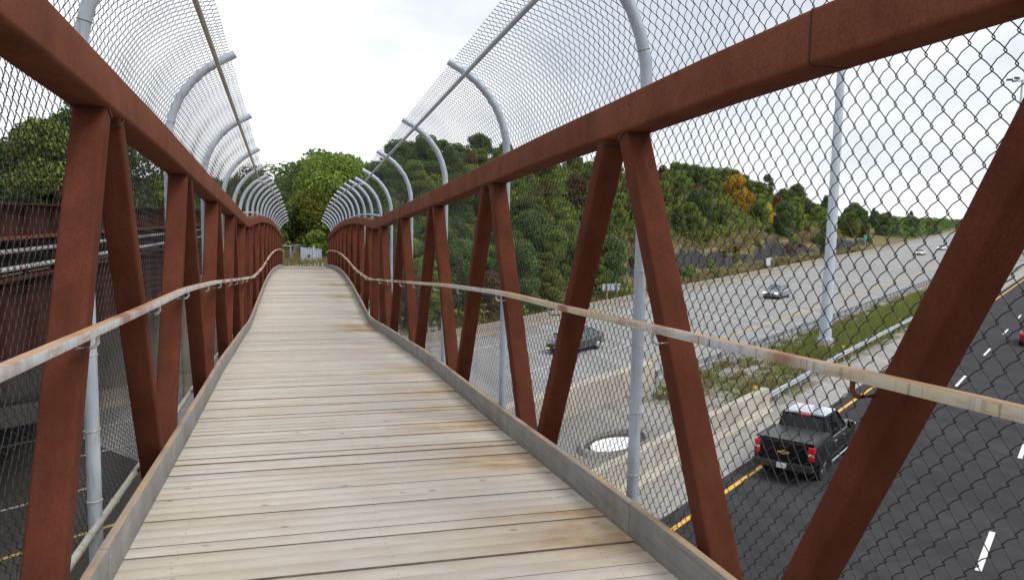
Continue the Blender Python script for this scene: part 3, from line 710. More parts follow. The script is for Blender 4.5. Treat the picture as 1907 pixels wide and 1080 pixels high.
# paved slope under the far end of the footbridge
def paved_slope():
    V = []; F = []; tone = []
    rows = 14; cols = 26
    for r_ in range(rows):
        for c_ in range(cols):
            t0 = 26.6 + c_ * .62 + (.3 if r_ % 2 else 0); u0 = -37.2 - r_ * .42; z0 = .4 + r_ * .245; b = len(V); g = .02
            for (du, dt) in ((0, 0), (-.42 + g, 0), (-.42 + g, .62 - g), (0, .62 - g)):
                V.append(W(u0 + du, t0 + dt, hz(u0 + du, t0 + dt) + .16 + rng.normal() * .008))
            for (du, dt) in ((0, 0), (-.42 + g, 0), (-.42 + g, .62 - g), (0, .62 - g)): V.append(W(u0 + du, t0 + dt, hz(u0 + du, t0 + dt) - .3))
            F += [(b, b + 1, b + 2, b + 3), (b, b + 4, b + 5, b + 1), (b + 1, b + 5, b + 6, b + 2), (b + 2, b + 6, b + 7, b + 3), (b + 3, b + 7, b + 4, b)]
    o = np_mesh('paved_slope', np.array(V), np.array(F), CONC_W); o['kind'] = 'structure'
paved_slope()

# ------------------------------------------------------------------ trees
def leaf_cloud(blobs, n, size, up=.25, shell=(.72, 1.08)):
    B = np.array(blobs, float); w = B[:, 3] * B[:, 4]; w /= w.sum(); idx = rng.choice(len(B), n, p=w)
    d = rng.normal(size=(n, 3)); d[:, 2] += up; d /= np.linalg.norm(d, axis=1, keepdims=True)
    rad = rng.uniform(shell[0] ** 2, shell[1] ** 2, n) ** .5; inner = rng.random(n) < .18; rad[inner] *= rng.uniform(.3, .9, inner.sum())
    # small sprays: leaves gather round random spray centres
    Pc = B[idx, :3] + d * rad[:, None] * B[idx][:, [3, 3, 4]]
    nrm = d * .7 + rng.normal(size=(n, 3)) * .7; nrm /= np.linalg.norm(nrm, axis=1, keepdims=True)
    a = np.cross(nrm, rng.normal(size=(n, 3))); a /= np.linalg.norm(a, axis=1, keepdims=True); b = np.cross(nrm, a)
    sz = size * rng.uniform(.55, 1.25, n)[:, None]; bend = nrm * sz * .25
    V = np.stack([Pc - a * sz * .5 - b * sz * .32, Pc + a * sz * .12 - b * sz * .42 + bend, Pc + a * sz * .55 + b * sz * .05, Pc - a * sz * .05 + b * sz * .45 + bend], 1).reshape(-1, 3)
    F = np.arange(4 * n).reshape(-1, 4); bt = rng.random(len(B))
    tone = np.clip(.5 * bt[idx] + .5 * rng.random(n), 0, 1)
    return V, F, tone
def mesh_only(name, V, F, mat, tone=None):
    o = np_mesh(name, V, F, mat, attrs={'tone': ('FACE', tone)} if tone is not None else None); me = o.data; bpy.data.objects.remove(o); return me
def trunk_mesh(h, r, limbs=7, m=None, top=.75, spread=.32):
    mb = MB(); pts = [(0, 0, -.4), (.02 * h, 0, h * .2), (-.01 * h, .02 * h, h * .45), (.02 * h, 0, h * top)]
    mb.tube(pts, [r * 1.25, r * .85, r * .6, r * .18], 7)
    for i in range(limbs):
        a = i * 2.4 + rng.random(); z0 = h * (.25 + .4 * i / limbs); l = h * spread * (1.1 - .4 * i / limbs)
        mb.tube([(0, .01, z0), (math.cos(a) * l * .5, math.sin(a) * l * .5, z0 + l * .35), (math.cos(a) * l, math.sin(a) * l, z0 + l * .8)], [r * .42, r * .25, r * .07], 5)
    o = mb.build('trunk_proto', m or BARK); me = o.data; bpy.data.objects.remove(o); return me
PROTO = {}
def make_proto(key, h, wid, nb, nl, size, leaf, kind='round', low=.12):
    blobs = []
    if kind == 'round':
        for i in range(nb):
            a = rng.random() * 6.28; f = rng.random(); zz = h * (low + (1 - low - .12) * f); prof = math.sin(math.pi * min(1, .18 + .75 * f)) ** .7
            rr = wid * .5 * prof * rng.uniform(.35, .78); br = wid * rng.uniform(.13, .23)
            blobs.append((math.cos(a) * rr, math.sin(a) * rr, zz, br, br * rng.uniform(.6, .85)))
    elif kind == 'pine':
        for i in range(nb):
            f = (i + rng.random()) / nb; zz = h * (.22 + .76 * f); a = i * 2.4 + rng.random() * .8; ext = wid * .5 * (1.02 - f) ** .75
            rr = ext * rng.uniform(.45, 1.0); blobs.append((math.cos(a) * rr, math.sin(a) * rr, zz, max(.35, ext * .42), .16 * max(1, ext * .6)))
    elif kind == 'bush':
        for i in range(nb):
            a = rng.random() * 6.28; rr = wid * .5 * rng.random() ** .5 * .75; q = 1 - (rr / (wid * .5)) ** 2
            br = wid * rng.uniform(.14, .24); blobs.append((math.cos(a) * rr, math.sin(a) * rr, h * (.18 + .62 * q * rng.random()), br, br * .8))
    V, F, T = leaf_cloud(blobs, nl, size); V[:, 2] = np.maximum(V[:, 2], -.2)
    PROTO[key] = (trunk_mesh(h, .022 * h + .03, 7 if kind != 'pine' else 3, BARK, .8 if kind != 'pine' else .97, .3 if kind != 'pine' else .1), mesh_only('crown_' + key, V, F, LEAF[leaf], T), h)
make_proto('maple', 8.5, 8.0, 46, 24000, .19, 'green', low=.02)
make_proto('maple_yellow', 8.0, 7.4, 42, 20000, .19, 'yellow', low=.04)
make_proto('oak', 9, 6.8, 34, 20000, .21, 'dark', low=.04)
make_proto('ash', 7.5, 5.0, 26, 13000, .19, 'green', low=.06)
make_proto('thin', 8.5, 4.2, 20, 5200, .20, 'dark', low=.25)
make_proto('birch', 6.5, 4.4, 22, 10000, .18, 'yellow')
make_proto('orange', 6.5, 5.0, 24, 11000, .19, 'orange')
make_proto('rusty', 6, 4.4, 20, 9000, .19, 'rusty')
make_proto('pine', 9, 4.6, 60, 12000, .22, 'needle', 'pine')
make_proto('cedar', 5.5, 3.2, 34, 5000, .22, 'needle', 'pine')
make_proto('bush', 2.6, 3.2, 14, 5000, .15, 'green', 'bush')
make_proto('bush_yellow', 2.0, 2.6, 12, 2400, .18, 'yellow', 'bush')
make_proto('bush_rusty', 1.7, 2.4, 12, 2000, .18, 'rusty', 'bush')
def bare_mesh(h):
    mb = MB()
    def br(p, d, l, r, lev):
        q = p + d * l; mb.tube([p, p + d * l * .5 + Vector(rng.normal(size=3) * l * .04), q], [r, r * .75, r * .5], 4 if lev else 6, caps=False)
        if lev >= 4: return
        for i in range(3 if lev else 5):
            nd = (d + Vector(rng.normal(size=3)) * .42 + Vector((0, 0, .12))).normalized(); br(p + d * l * rng.uniform(.55, 1), nd, l * rng.uniform(.5, .72), r * .5, lev + 1)
    br(Vector((0, 0, -.3)), Vector((0, 0, 1)), h * .42, h * .016, 0)
    o = mb.build('trunk_proto', BARE, smooth=False); me = o.data; bpy.data.objects.remove(o); return me
BAREM = bare_mesh(8)
NAMES = {'maple': 'broadleaf_tree', 'maple_yellow': 'broadleaf_tree', 'oak': 'broadleaf_tree', 'ash': 'broadleaf_tree', 'thin': 'broadleaf_tree', 'birch': 'broadleaf_tree',
         'orange': 'autumn_tree', 'rusty': 'autumn_tree', 'pine': 'pine_tree', 'cedar': 'cedar_tree', 'bush': 'bush', 'bush_yellow': 'bush', 'bush_rusty': 'bush'}
def tree(key, u, t, s=1.0, label=None, group=None, sz=None, z=None):
    p = W(u, t, 0); gz = hz(u, t) if z is None else z
    r_ = bpy.data.objects.new(NAMES[key] if key != 'bare' else 'bare_tree', None); COL.objects.link(r_)
    r_.location = (p.x, p.y, gz - .05); r_.rotation_euler = (0, 0, rng.random() * 6.28); k = s * rng.uniform(.92, 1.08)
    r_.scale = (k, k, k * (sz or rng.uniform(.9, 1.1)))
    tag(r_, label, 'bush' if 'bush' in key else 'tree', group)
    if key == 'bare':
        c = bpy.data.objects.new('trunk', BAREM); COL.objects.link(c); c.parent = r_; return
    tm, cm, h = PROTO[key]
    for nm, me in (('trunk', tm), ('crown', cm)):
        c = bpy.data.objects.new(nm, me); COL.objects.link(c); c.parent = r_
# single trees that stand out
tree('maple', -50.5, 43.4, .92, 'large rounded green tree behind the far end of the footbridge', sz=1.12)
tree('maple_yellow', -49.6, 41.6, .66, 'yellow-green leafy tree in front of the large rounded tree at the bridge end')
tree('oak', -52.3, 40.6, .50, 'dark green tree straight ahead beyond the bridge deck, behind the grey gate')
tree('oak', -51.6, 38.4, .56, 'dark green tree beyond the wire fence at the end of the deck')
tree('bush', -47.8, 39.9, 1.2, 'bright green bush right behind the grey gate')
tree('orange', -61.5, 160.0, 1.45, 'bright orange-yellow autumn tree on top of the wooded hill')
tree('orange', -59.0, 170.0, .9, 'smaller orange autumn tree just right of the bright orange one on the hill')
tree('thin', -44.0, 163.0, .92, 'open-crowned dark tree standing above the ridge right of the light pole')
tree('oak', -44.5, 22.0, 1.0, 'tall dark green tree above the girder bridge at the far left', sz=1.1)
tree('ash', -42.8, 19.0, 1.0, 'green tree with ragged top beyond the girder bridge')
tree('pine', -47.0, 27.5, .74, 'pointed dark conifer above the girder bridge between the fence posts')
gw = 'trees covering the wooded hillside'
lab = {'oak': 'dark green leafy tree on the wooded hillside', 'ash': 'mid green leafy tree on the wooded hillside', 'thin': 'thin-crowned dark tree among the trees of the hillside',
       'birch': 'small yellow-green tree on the wooded hillside', 'rusty': 'reddish brown autumn tree on the wooded hillside', 'pine': 'dark pine tree on the wooded hillside',
       'cedar': 'small dark cedar on the wooded hillside', 'maple': 'big green tree on the wooded hillside', 'maple_yellow': 'big yellow-green tree on the wooded hillside', 'bare': 'bare grey leafless tree on the wooded hillside',
       'bush': 'green bush on the wooded hillside', 'bush_yellow': 'yellow-green bush on the hillside', 'bush_rusty': 'reddish brown bush on the hillside', 'orange': 'orange autumn tree on the wooded hillside'}
def pick(ws): ks = list(ws); w = np.array([ws[k] for k in ks], float); return ks[rng.choice(len(ks), p=w / w.sum())]
placed = []
def scatter(n, t0, t1, v0, v1, ws, smin, smax, md):
    c = 0; tries = 0
    while c < n and tries < n * 30:
        tries += 1; t = rng.uniform(t0, t1); v = rng.uniform(v0, v1); u = -(36.6 + S2(t) + v); p = W(u, t)
        if -5 < p.x < 5.4 and p.y < 66: continue
        if 61 < t < 70 and v < 5.5: continue
        if any((p.x - q[0]) ** 2 + (p.y - q[1]) ** 2 < md * md for q in placed): continue
        placed.append((p.x, p.y)); k = pick(ws); tree(k, u, t, rng.uniform(smin, smax), lab[k], gw); c += 1
scatter(30, 39, 76, 1.6, 9, {'oak': 4, 'ash': 4, 'rusty': 2, 'birch': 1.5}, .58, .76, 2.2)
scatter(34, 46, 84, 9, 26, {'oak': 4, 'thin': 1.5, 'bare': 1.2, 'rusty': 1, 'ash': 2}, .54, .72, 2.5)
scatter(40, 78, 140, 12, 24, {'ash': 4, 'oak': 2, 'birch': 2.5, 'rusty': .8, 'cedar': 1.2, 'bare': .5}, .62, .9, 2.5)
scatter(40, 78, 150, 24, 42, {'ash': 4, 'oak': 3, 'birch': 1.5, 'rusty': .8, 'pine': 1.0, 'bare': .5}, .6, .82, 3.0)
scatter(44, 135, 240, 11, 34, {'ash': 3, 'oak': 3, 'birch': 1.5, 'thin': 1.5, 'rusty': 1, 'cedar': 1, 'bare': .5}, .72, 1.0, 3.4)
scatter(34, 235, 460, 3, 40, {'oak': 3, 'ash': 2, 'birch': 1, 'pine': 1}, .9, 1.3, 5)
scatter(16, -12, 27, 6.5, 22, {'oak': 3, 'ash': 3, 'birch': 1}, .68, .9, 3.2)
scatter(9, 26, 40, 14, 26, {'oak': 3, 'ash': 3, 'birch': 1}, .5, .7, 3.2)
scatter(16, 70, 210, .8, 3.4, {'bush': 1.5, 'bush_yellow': 3, 'bush_rusty': 2}, .35, .7, 1.6)
scatter(12, 84, 190, 3.9, 6.2, {'bush': 3, 'bush_yellow': 2, 'bush_rusty': 1}, .5, 1.1, 4)
scatter(12, 84, 215, 8.5, 12, {'bush': 2, 'bush_yellow': 3, 'bush_rusty': 2}, .6, 1.1, 2.2)
def undergrowth():
    bl = []
    for _ in range(1900):
        t = rng.uniform(38, 250) if rng.random() < .8 else rng.uniform(-10, 40); v0 = 1.2 if 39 < t < 76 else (11.5 if t > 39 else 8); v = v0 + rng.random() ** 1.3 * 30; u = -(36.6 + S2(t) + v); p = W(u, t)
        if -5 < p.x < 5.4 and p.y < 62 or 61 < t < 70 and v < 5: continue
        r_ = rng.uniform(.7, 1.4) + (.6 if v > 15 else 0); bl.append((p.x, p.y, hz(u, t) + .4 * r_, r_, r_ * .9))
    h_ = len(bl) // 3
    for nm, part, mt, lb in (('undergrowth', bl[:h_ * 2], 'green', 'dense green undergrowth between the trees of the hillside'), ('undergrowth', bl[h_ * 2:], 'yellow', 'yellowish undergrowth between the trees of the hillside')):
        V, F, T = leaf_cloud(part, len(part) * 200, .26, up=.8); o = np_mesh(nm, V, F, LEAF[mt], attrs={'tone': ('FACE', T)}); tag(o, lb, 'undergrowth', kind='stuff')
undergrowth()
def far_forest():
    def blobs(n, f):
        bl = []
        for _ in range(n):
            u, t, r0, r1 = f(); p = W(u, t); r_ = rng.uniform(r0, r1); bl.append((p.x, p.y, hz(u, t) + r_ * rng.uniform(.3, 1.0), r_, r_ * rng.uniform(.8, 1.1)))
        return bl
    def far():
        if rng.random() < .4: t = rng.uniform(90, 330); v = rng.uniform(38, 80)
        else: t = rng.uniform(330, 1000); v = rng.uniform(2, 120)
        return -(36.6 + S2(t) + v), t, 2.0, 3.4
    def near(): t = rng.uniform(-60, 88); return -(36.6 + S2(t) + rng.uniform(27, 52)), t, 1.3, 2.3
    for bl, n, size, lb, mt in ((blobs(800, far), 120, .8, 'far green forest beyond the wooded hill', 'dark'), (blobs(420, near), 420, .28, 'mass of dark woodland behind the trees past the end of the footbridge', 'dark')):
        V, F, T = leaf_cloud(bl, len(bl) * n, size, up=.6); o = np_mesh('forest', V, F, LEAF[mt], attrs={'tone': ('FACE', T)}); tag(o, lb, 'forest', kind='stuff')
far_forest()

def grass(name, pts, hgt, mat, label, wid=.035, blades=9, spread=.16):
    n = len(pts) * blades; base = np.repeat(np.array(pts), blades, 0); hh = np.repeat(np.array(hgt), blades)
    base[:, :2] += rng.normal(size=(n, 2)) * spread; a = rng.random(n) * 6.28; d = np.stack([np.cos(a), np.sin(a), np.zeros(n)], 1)
    L_ = hh * rng.uniform(.5, 1.1, n); lean = rng.normal(size=(n, 3)) * .25; lean[:, 2] = 1
    w = wid * rng.uniform(.7, 1.4, n)[:, None]
    V = np.stack([base - d * w, base + d * w, base + lean * L_[:, None]], 1).reshape(-1, 3); F = np.arange(3 * n).reshape(-1, 3)
    o = np_mesh(name, V, F, mat, attrs={'tone': ('FACE', rng.random(n))}); tag(o, label, 'grass', kind='stuff')
GRASS = m_leaf('green_grass', [(.13, .19, .045), (.19, .26, .055), (.25, .28, .075), (.32, .29, .13)], .3)
DRY = m_leaf('dry_grass', [(.13, .12, .045), (.20, .165, .075), (.27, .21, .11), (.16, .15, .05)], .3)
pts = []; hg = []
for _ in range(9000):
    t = rng.uniform(36, 120); u = rng.uniform(-17.9, -12.8)
    clump = math.sin(t * .31 + 1) + math.sin(u * 1.3 + t * .17) + .5 * math.sin(t * .9 + u)
    tall = 52 < t < 110 and u > -16.6
    if tall or clump > .35 + (.8 if t < 50 else 0) * (rng.random() < .5):
        pts.append(W(u, t, .08)[:]); hg.append((.55 if tall else .22) * rng.uniform(.6, 1.2))
grass('median_grass', pts, hg, GRASS, 'tall green grass in the median around the light pole')
pts = []; hg = []
for _ in range(14000):
    t = rng.uniform(33, 220); v = rng.uniform(.2, 16 if t > 72 else 9); v += 2.6 if 3.9 < v < 6.4 and t > 72 else 0; u = -(36.6 + S2(t) + v)
    pts.append(W(u, t, hz(u, t) - .05)[:]); hg.append(rng.uniform(.25, .7))
for _ in range(1500):
    x = rng.uniform(-3, 6); y = rng.uniform(54.5, 66); pts.append((x, y, hz(Vector((x, y, 0)).dot(SD), Vector((x, y, 0)).dot(RD)) - .03)); hg.append(rng.uniform(.3, .75))
grass('bank_grass', pts, hg, DRY, 'dry olive grass on the bank below the wooded hill', .05, 7, .35)
pts = []; hg = []
for _ in range(260):
    t = rng.uniform(35.6, 100); u = rng.uniform(-18, -12.9)
    for _k in range(5): pts.append((W(u, t, .08) + Vector((rng.normal() * .12, rng.normal() * .12, 0)))[:]); hg.append(rng.uniform(.2, .5))
grass('median_weeds', pts, hg, DRY, 'dry weeds scattered over the gravel median', .05, 9, .12)

# ------------------------------------------------------------------ vehicles
def paint(name, c, rough=.22, metal=.3, coat=.8, spec=.6):
    n = NT(name, rough, metal, spec); n.col(c); n.b.inputs['Coat Weight'].default_value = coat; n.b.inputs['Coat Roughness'].default_value = .05; return n.m
GLASS = NT('tinted_glass', .08, 0, .3); GLASS.col((.006, .008, .009)); GLASS = GLASS.m
GLASS_L = NT('clear_windscreen', .06, 0, .9); GLASS_L.col((.05, .085, .085)); GLASS_L = GLASS_L.m
TAIL = NT('red_tail_lamp', .2, 0, .6); TAIL.col((.62, .008, .015)); TAIL = TAIL.m
def emis(name, c, e):
    n = NT(name, .3); n.col(c); n.b.inputs['Emission Color'].default_value = (*c, 1); n.b.inputs['Emission Strength'].default_value = e; return n.m
HEAD = emis('lit_headlamp', (1, .74, .42), 2.2); HEADW = emis('lit_headlamp_white', (1, .88, .62), 2.5); FOG = emis('yellow_lamp', (1, .75, .2), 1.2)
def wheel(parent, x, y, r, w, m_rim=CHROME):
    s = 1 if x > 0 else -1; mb = MB(); mb.tube([(x - s * w, y, r), (x - s * .02, y, r), (x, y, r)], [r, r, r * .93], 24)
    ty = mb.build('wheel', RUBBER, parent, angle=50)
    mb = MB(); mb.tube([(x - s * .01, y, r), (x + s * .006, y, r)], [r * .66, r * .62], 20)
    for k in range(6):
        a = k * math.pi / 3; mb.box(-.012, .018, -.025 * r / .35, .025 * r / .35, .05, r * .62, M=Matrix.Translation((x + s * .006, y, r)) @ Matrix.Rotation(a, 4, 'X'))
    mb.tube([(x, y, r), (x + s * .03, y, r)], r * .16, 10)
    mb.build('rim', m_rim, ty, angle=50)
def loft_body(st, k=1.0):
    """stations (y, z_bottom, z_top, half_width)"""
    mb = MB(); vs = []; prof = [(.86, 0), (1.0, .12), (1.015, .5), (.985, .82), (.93, .97), (.6, 1.02), (0, 1.035)]
    full = prof + [(-a, b) for a, b in reversed(prof[:-1])]; n = len(full)
    for y, zb, zt, hw in st: vs += [(a * hw, y, zb + (zt - zb) * b) for a, b in full]
    fs = [(i * n + j, i * n + (j + 1) % n, (i + 1) * n + (j + 1) % n, (i + 1) * n + j) for i in range(len(st) - 1) for j in range(n)]
    fs += [tuple(range(n)), tuple((len(st) - 1) * n + j for j in range(n))]; mb.add(vs, fs); return mb
def cabin(parent, st, glass, paintm, pillars=True, roofmat=None):
    """st: (y, z, half width) outline of greenhouse: front base, front top, ..., rear top, rear base"""
    (y0, z0, w0), (y1, z1, w1), (y2, z2, w2), (y3, z3, w3) = st
    mb = MB(); vs = [(-w0, y0, z0), (w0, y0, z0), (-w1, y1, z1), (w1, y1, z1), (-w2, y2, z2), (w2, y2, z2), (-w3, y3, z3), (w3, y3, z3)]
    mb.add(vs, [(0, 1, 3, 2), (2, 3, 5, 4), (4, 5, 7, 6), (0, 2, 4, 6), (1, 7, 5, 3), (0, 6, 7, 1)]); mb.build('window_glass', glass, parent, smooth=False)
    mb = MB(); n = 6; vv = []
    for i in range(n + 1):
        f = i / n; y = y1 + .06 + (y2 - .06 - y1 - .06) * f; w = w1 + (w2 - w1) * f + .012; zc = .035 * math.sin(math.pi * (f * .8 + .1))
        vv += [(-w, y, z1 + (z2 - z1) * f - .02), (-w * .93, y, z1 + (z2 - z1) * f + .03 + zc * .5), (0, y, z1 + (z2 - z1) * f + .045 + zc), (w * .93, y, z1 + (z2 - z1) * f + .03 + zc * .5), (w, y, z1 + (z2 - z1) * f - .02)]
    fs = [(i * 5 + j, i * 5 + j + 1, (i + 1) * 5 + j + 1, (i + 1) * 5 + j) for i in range(n) for j in range(4)] + [(0, 1, 2, 3, 4), tuple(n * 5 + j for j in range(5))]
    mb.add(vv, fs); mb.build('roof', roofmat or paintm, parent, angle=40)
    mb = MB()
    for s in (-1, 1):
        for a, b in (((w0, y0, z0), (w1, y1, z1)), ((w3, y3, z3), (w2, y2, z2))):
            mb.tube([(s * a[0], a[1], a[2]), (s * (b[0] + .005), b[1], b[2] + .01)], .038, 6)
        mb.tube([(s * (w1 + .01), y1 * .45 + y2 * .55, z1), (s * (w0 + .01), y1 * .45 + y2 * .55, z0)], .035, 6)
        mb.tube([(s * (w1 + .005), y1, z1), (s * (w2 + .005), y2, z2)], .03, 6)
    mb.build('pillars', paintm, parent)
def add(parent, name, mat, *boxes, M=None, smooth=False):
    mb = MB()
    for b in boxes: mb.box(*b, M=M)
    o = mb.build(name, mat, parent, smooth=smooth); bv = o.modifiers.new('bevel', 'BEVEL'); bv.width = .015; bv.segments = 2; bv.limit_method = 'ANGLE'; return o
def wheel_arches(parent, ys, hw, r):
    mb = MB()
    for y in ys:
        for s in (-1, 1):
            c = [(s * (hw * 1.0 + .006), y + math.cos(a) * (r + .07), r + math.sin(a) * (r + .07)) for a in np.linspace(-.25, math.pi + .25, 16)]
            mb.add(c, [tuple(range(16))])
    mb.build('wheel_arches', BLACK, parent, smooth=False)
def place(name, u, t, ahead, label, cat, group=None):
    p = W(u, t, .006); return empty(name, p, ROAD_RZ if ahead else ROAD_RZ + math.pi, label, cat, group)
def sedan(name, u, t, ahead, c, label, lit=HEAD, glass=GLASS_L, suv=False):
    g = place(name, u, t, ahead, label, 'car'); pm = paint(name + '_paint', c)
    L_, H = (4.7, 1.45) if not suv else (4.75, 1.76); b = .0 if not suv else .16
    st = [(-2.32, .36 + b, .80 + b, .72), (-2.22, .30 + b, 1.0 + b, .84), (-1.7, .22 + b, 1.03 + b * 1.2, .89), (-.6, .20 + b, .98 + b * 1.2, .905), (.6, .20 + b, .95 + b * 1.2, .905), (1.05, .21 + b, .93 + b * 1.3, .90), (1.7, .24 + b, .84 + b * 1.5, .88), (2.1, .27 + b, .76 + b * 1.5, .82), (2.33, .34 + b, .62 + b * 1.3, .70)]
    loft_body(st).build('body', pm, g, angle=50)
    if suv: cb = [(1.15, 1.08, .80), (.45, 1.68, .64), (-1.85, 1.70, .64), (-2.25, 1.12, .76)]
    else: cb = [(1.15, .92, .78), (.35, 1.38, .60), (-.95, 1.38, .60), (-1.75, 1.0, .76)]
    cabin(g, cb, glass, pm)
    wheel_arches(g, (1.42, -1.38), .885, .33 + b * .3)
    for x in (-.90, .90):
        for y in (1.42, -1.38): wheel(g, x, y, .33 + b * .3, .2)
    zf = .62 + b * 1.4
    for s in (-1, 1):
        add(g, 'headlight', lit, (s * .62 - .17, s * .62 + .17, 2.12, 2.30, zf - .03, zf + .10))
        add(g, 'tail_light', TAIL, (s * .70 - .13, s * .70 + .13, -2.335, -2.18, .74 + b, .90 + b))
        add(g, 'mirror', pm, (s * .98 - .09, s * .98 + .09, .86, 1.0, .95 + b, 1.08 + b))
    add(g, 'grille', BLACK, (-.42, .42, 2.18, 2.345, .44 + b, .60 + b * 1.4)); add(g, 'front_bumper', BLACK, (-.66, .66, 2.05, 2.33, .24 + b, .38 + b))
    add(g, 'licence_plate', WPLAS, (-.15, .15, 2.33, 2.36, .42 + b, .53 + b)); add(g, 'licence_plate', WPLAS, (-.15, .15, -2.34, -2.30, .62 + b, .73 + b))
    add(g, 'rear_bumper', pm, (-.80, .80, -2.36, -2.15, .34 + b, .56 + b))
    return g
sedan('silver_car', -28.8, 88.2, False, (.17, .19, .24), 'silver-grey car with lit headlights coming along the grey road left of the light pole')
sedan('silver_car', -35.3, 211, False, (.42, .43, .42), 'distant silver car with bright headlights beside the far barrier', HEADW)
sedan('silver_car', -36.4, 249, False, (.50, .52, .56), 'most distant pale car near the top of the grey road', HEADW)
sedan('red_car', -3.7, 70.6, True, (.22, .008, .015), 'dark red car driving away at the right edge of the dark road', glass=GLASS)
sv = sedan('dark_car', -27.7, 44.6, False, (.035, .045, .06), 'dark blue-black car partly behind a brown diagonal of the bridge', lit=simple('headlamp_glass', (.45, .5, .55), .15), glass=GLASS_L)
sv.scale = (1, 1.03, 1.06); add(sv, 'fog_light', FOG, (.46, .64, 2.25, 2.36, .32, .40))
mb = MB()
for s in (-1, 1): mb.tube([(s * .60, .2, 1.45), (s * .60, -.9, 1.45)], .02, 6)
mb.build('roof_rack', CHROME, sv)
ROOF_SKY = NT('sky_bright_roof', .12, .95, .6); ROOF_SKY.col((.85, .87, .90)); ROOF_SKY = ROOF_SKY.m  # pale metal colour stands in for bright sky reflected on the black roof
def pickup():
    g = place('pickup_truck', -8.42, 30.35, True, 'black crew-cab pickup truck with red tail lights driving away on the dark road', 'truck')
    pm = paint('black_truck_paint', (.003, .003, .004), .3, 0.0, .12, .3); hw = .98
    # lower body: bed and cab sides
    st = [(-2.80, .62, 1.20, .95), (-2.76, .56, 1.33, .985), (-1.6, .52, 1.35, 1.0), (-.85, .50, 1.35, 1.0), (-.80, .46, 1.24, 1.0), (.4, .44, 1.22, 1.0), (1.25, .44, 1.21, .99), (1.5, .46, 1.24, .98), (2.3, .50, 1.20, .96), (2.72, .54, 1.12, .92), (2.88, .60, .98, .80)]
    loft_body(st).build('body', pm, g, angle=40)
    cabin(g, [(1.42, 1.20, .86), (.62, 1.86, .70), (-.62, 1.87, .70), (-.86, 1.25, .84)], GLASS, pm, roofmat=ROOF_SKY)
    mb = MB()   # cab shell round the rear window
    for s in (-1, 1): mb.sweep([(s * .80, -.86, 1.25), (s * .66, -.62, 1.88)], rrect(.14, .06, .02, 2), upv=(0, 1, 0))
    mb.sweep([(-.70, -.63, 1.83), (.70, -.63, 1.83)], rrect(.08, .12, .02, 2)); mb.build('cab_frame', pm, g)
    cov = simple('bed_cover_vinyl', (.035, .036, .040), .38, 0, .1)
    add(g, 'bed_cover', cov, (-.88, .88, -2.72, -.92, 1.35, 1.405))
    add(g, 'tailgate', pm, (-.74, .74, -2.86, -2.78, .70, 1.35)); add(g, 'tailgate_handle', BLACK, (-.14, .14, -2.885, -2.86, 1.16, 1.24))
    mb = MB(); gx = [(-.21, -.035), (-.17, .035), (-.055, .035), (-.055, .07), (.055, .07), (.055, .035), (.21, .035), (.17, -.035), (.055, -.035), (.055, -.07), (-.055, -.07), (-.055, -.035)]
    v0 = [(x, -2.868, 1.01 + z) for x, z in gx]; v1 = [(x, -2.886, 1.01 + z) for x, z in gx]; n = len(gx)
    mb.add(v0 + v1, [tuple(range(n, 2 * n))] + [(i, (i + 1) % n, n + (i + 1) % n, n + i) for i in range(n)]); mb.build('emblem', simple('gold_emblem', (.62, .43, .14), .3, .4), g, smooth=False)
    for s in (-1, 1):
        tl = add(g, 'tail_light', TAIL, (s * .875 - .10, s * .875 + .10, -2.845, -2.70, .86, 1.29)); add(tl, 'reverse_lens', WPLAS, (s * .875 - .08, s * .875 + .08, -2.855, -2.84, 1.02, 1.09))
        add(g, 'mirror', pm, (s * 1.12 - .10, s * 1.12 + .10, 1.0, 1.12, 1.22, 1.46))
        add(g, 'headlight', WPLAS, (s * .74 - .16, s * .74 + .16, 2.62, 2.84, .82, 1.02))
        mb = MB(); mb.tube([(s * 1.06, -1.0, .46), (s * 1.06, 1.25, .46)], .045, 10); mb.build('side_step', CHROME, g)
        add(g, 'window_trim', CHROME, (s * .995 - .008, s * .995 + .012, -.75, 1.2, 1.215, 1.245))
        for y in (-.35, .65): add(g, 'door_handle', CHROME, (s * 1.01 - .02, s * 1.01 + .02, y - .1, y + .1, 1.02, 1.06))
        add(g, 'side_window', GLASS, (s * .80 - .06, s * .80 + .06, -.55, .95, 1.27, 1.30))
        add(g, 'bed_rail', BLACK, (s * .93 - .045, s * .93 + .045, -2.74, -.90, 1.35, 1.40))
    bmp = add(g, 'rear_bumper', simple('bumper_steel', (.10, .105, .11), .25, .8), (-.97, .97, -3.02, -2.80, .50, .72)); add(bmp, 'licence_plate', WPLAS, (-.16, .16, -3.035, -3.02, .52, .69))
    add(g, 'third_brake_light', TAIL, (-.20, .20, -.725, -.66, 1.80, 1.86)); add(g, 'chassis', BLACK, (-.8, .8, -2.7, 2.6, .36, .55))
    wheel_arches(g, (1.95, -1.70), .985, .41)
    for x in (-.98, .98):
        for y in (1.95, -1.70): wheel(g, x, y, .41, .27)
    return g
pk = pickup(); pk.scale = (1.06, 1.04, 1.06)

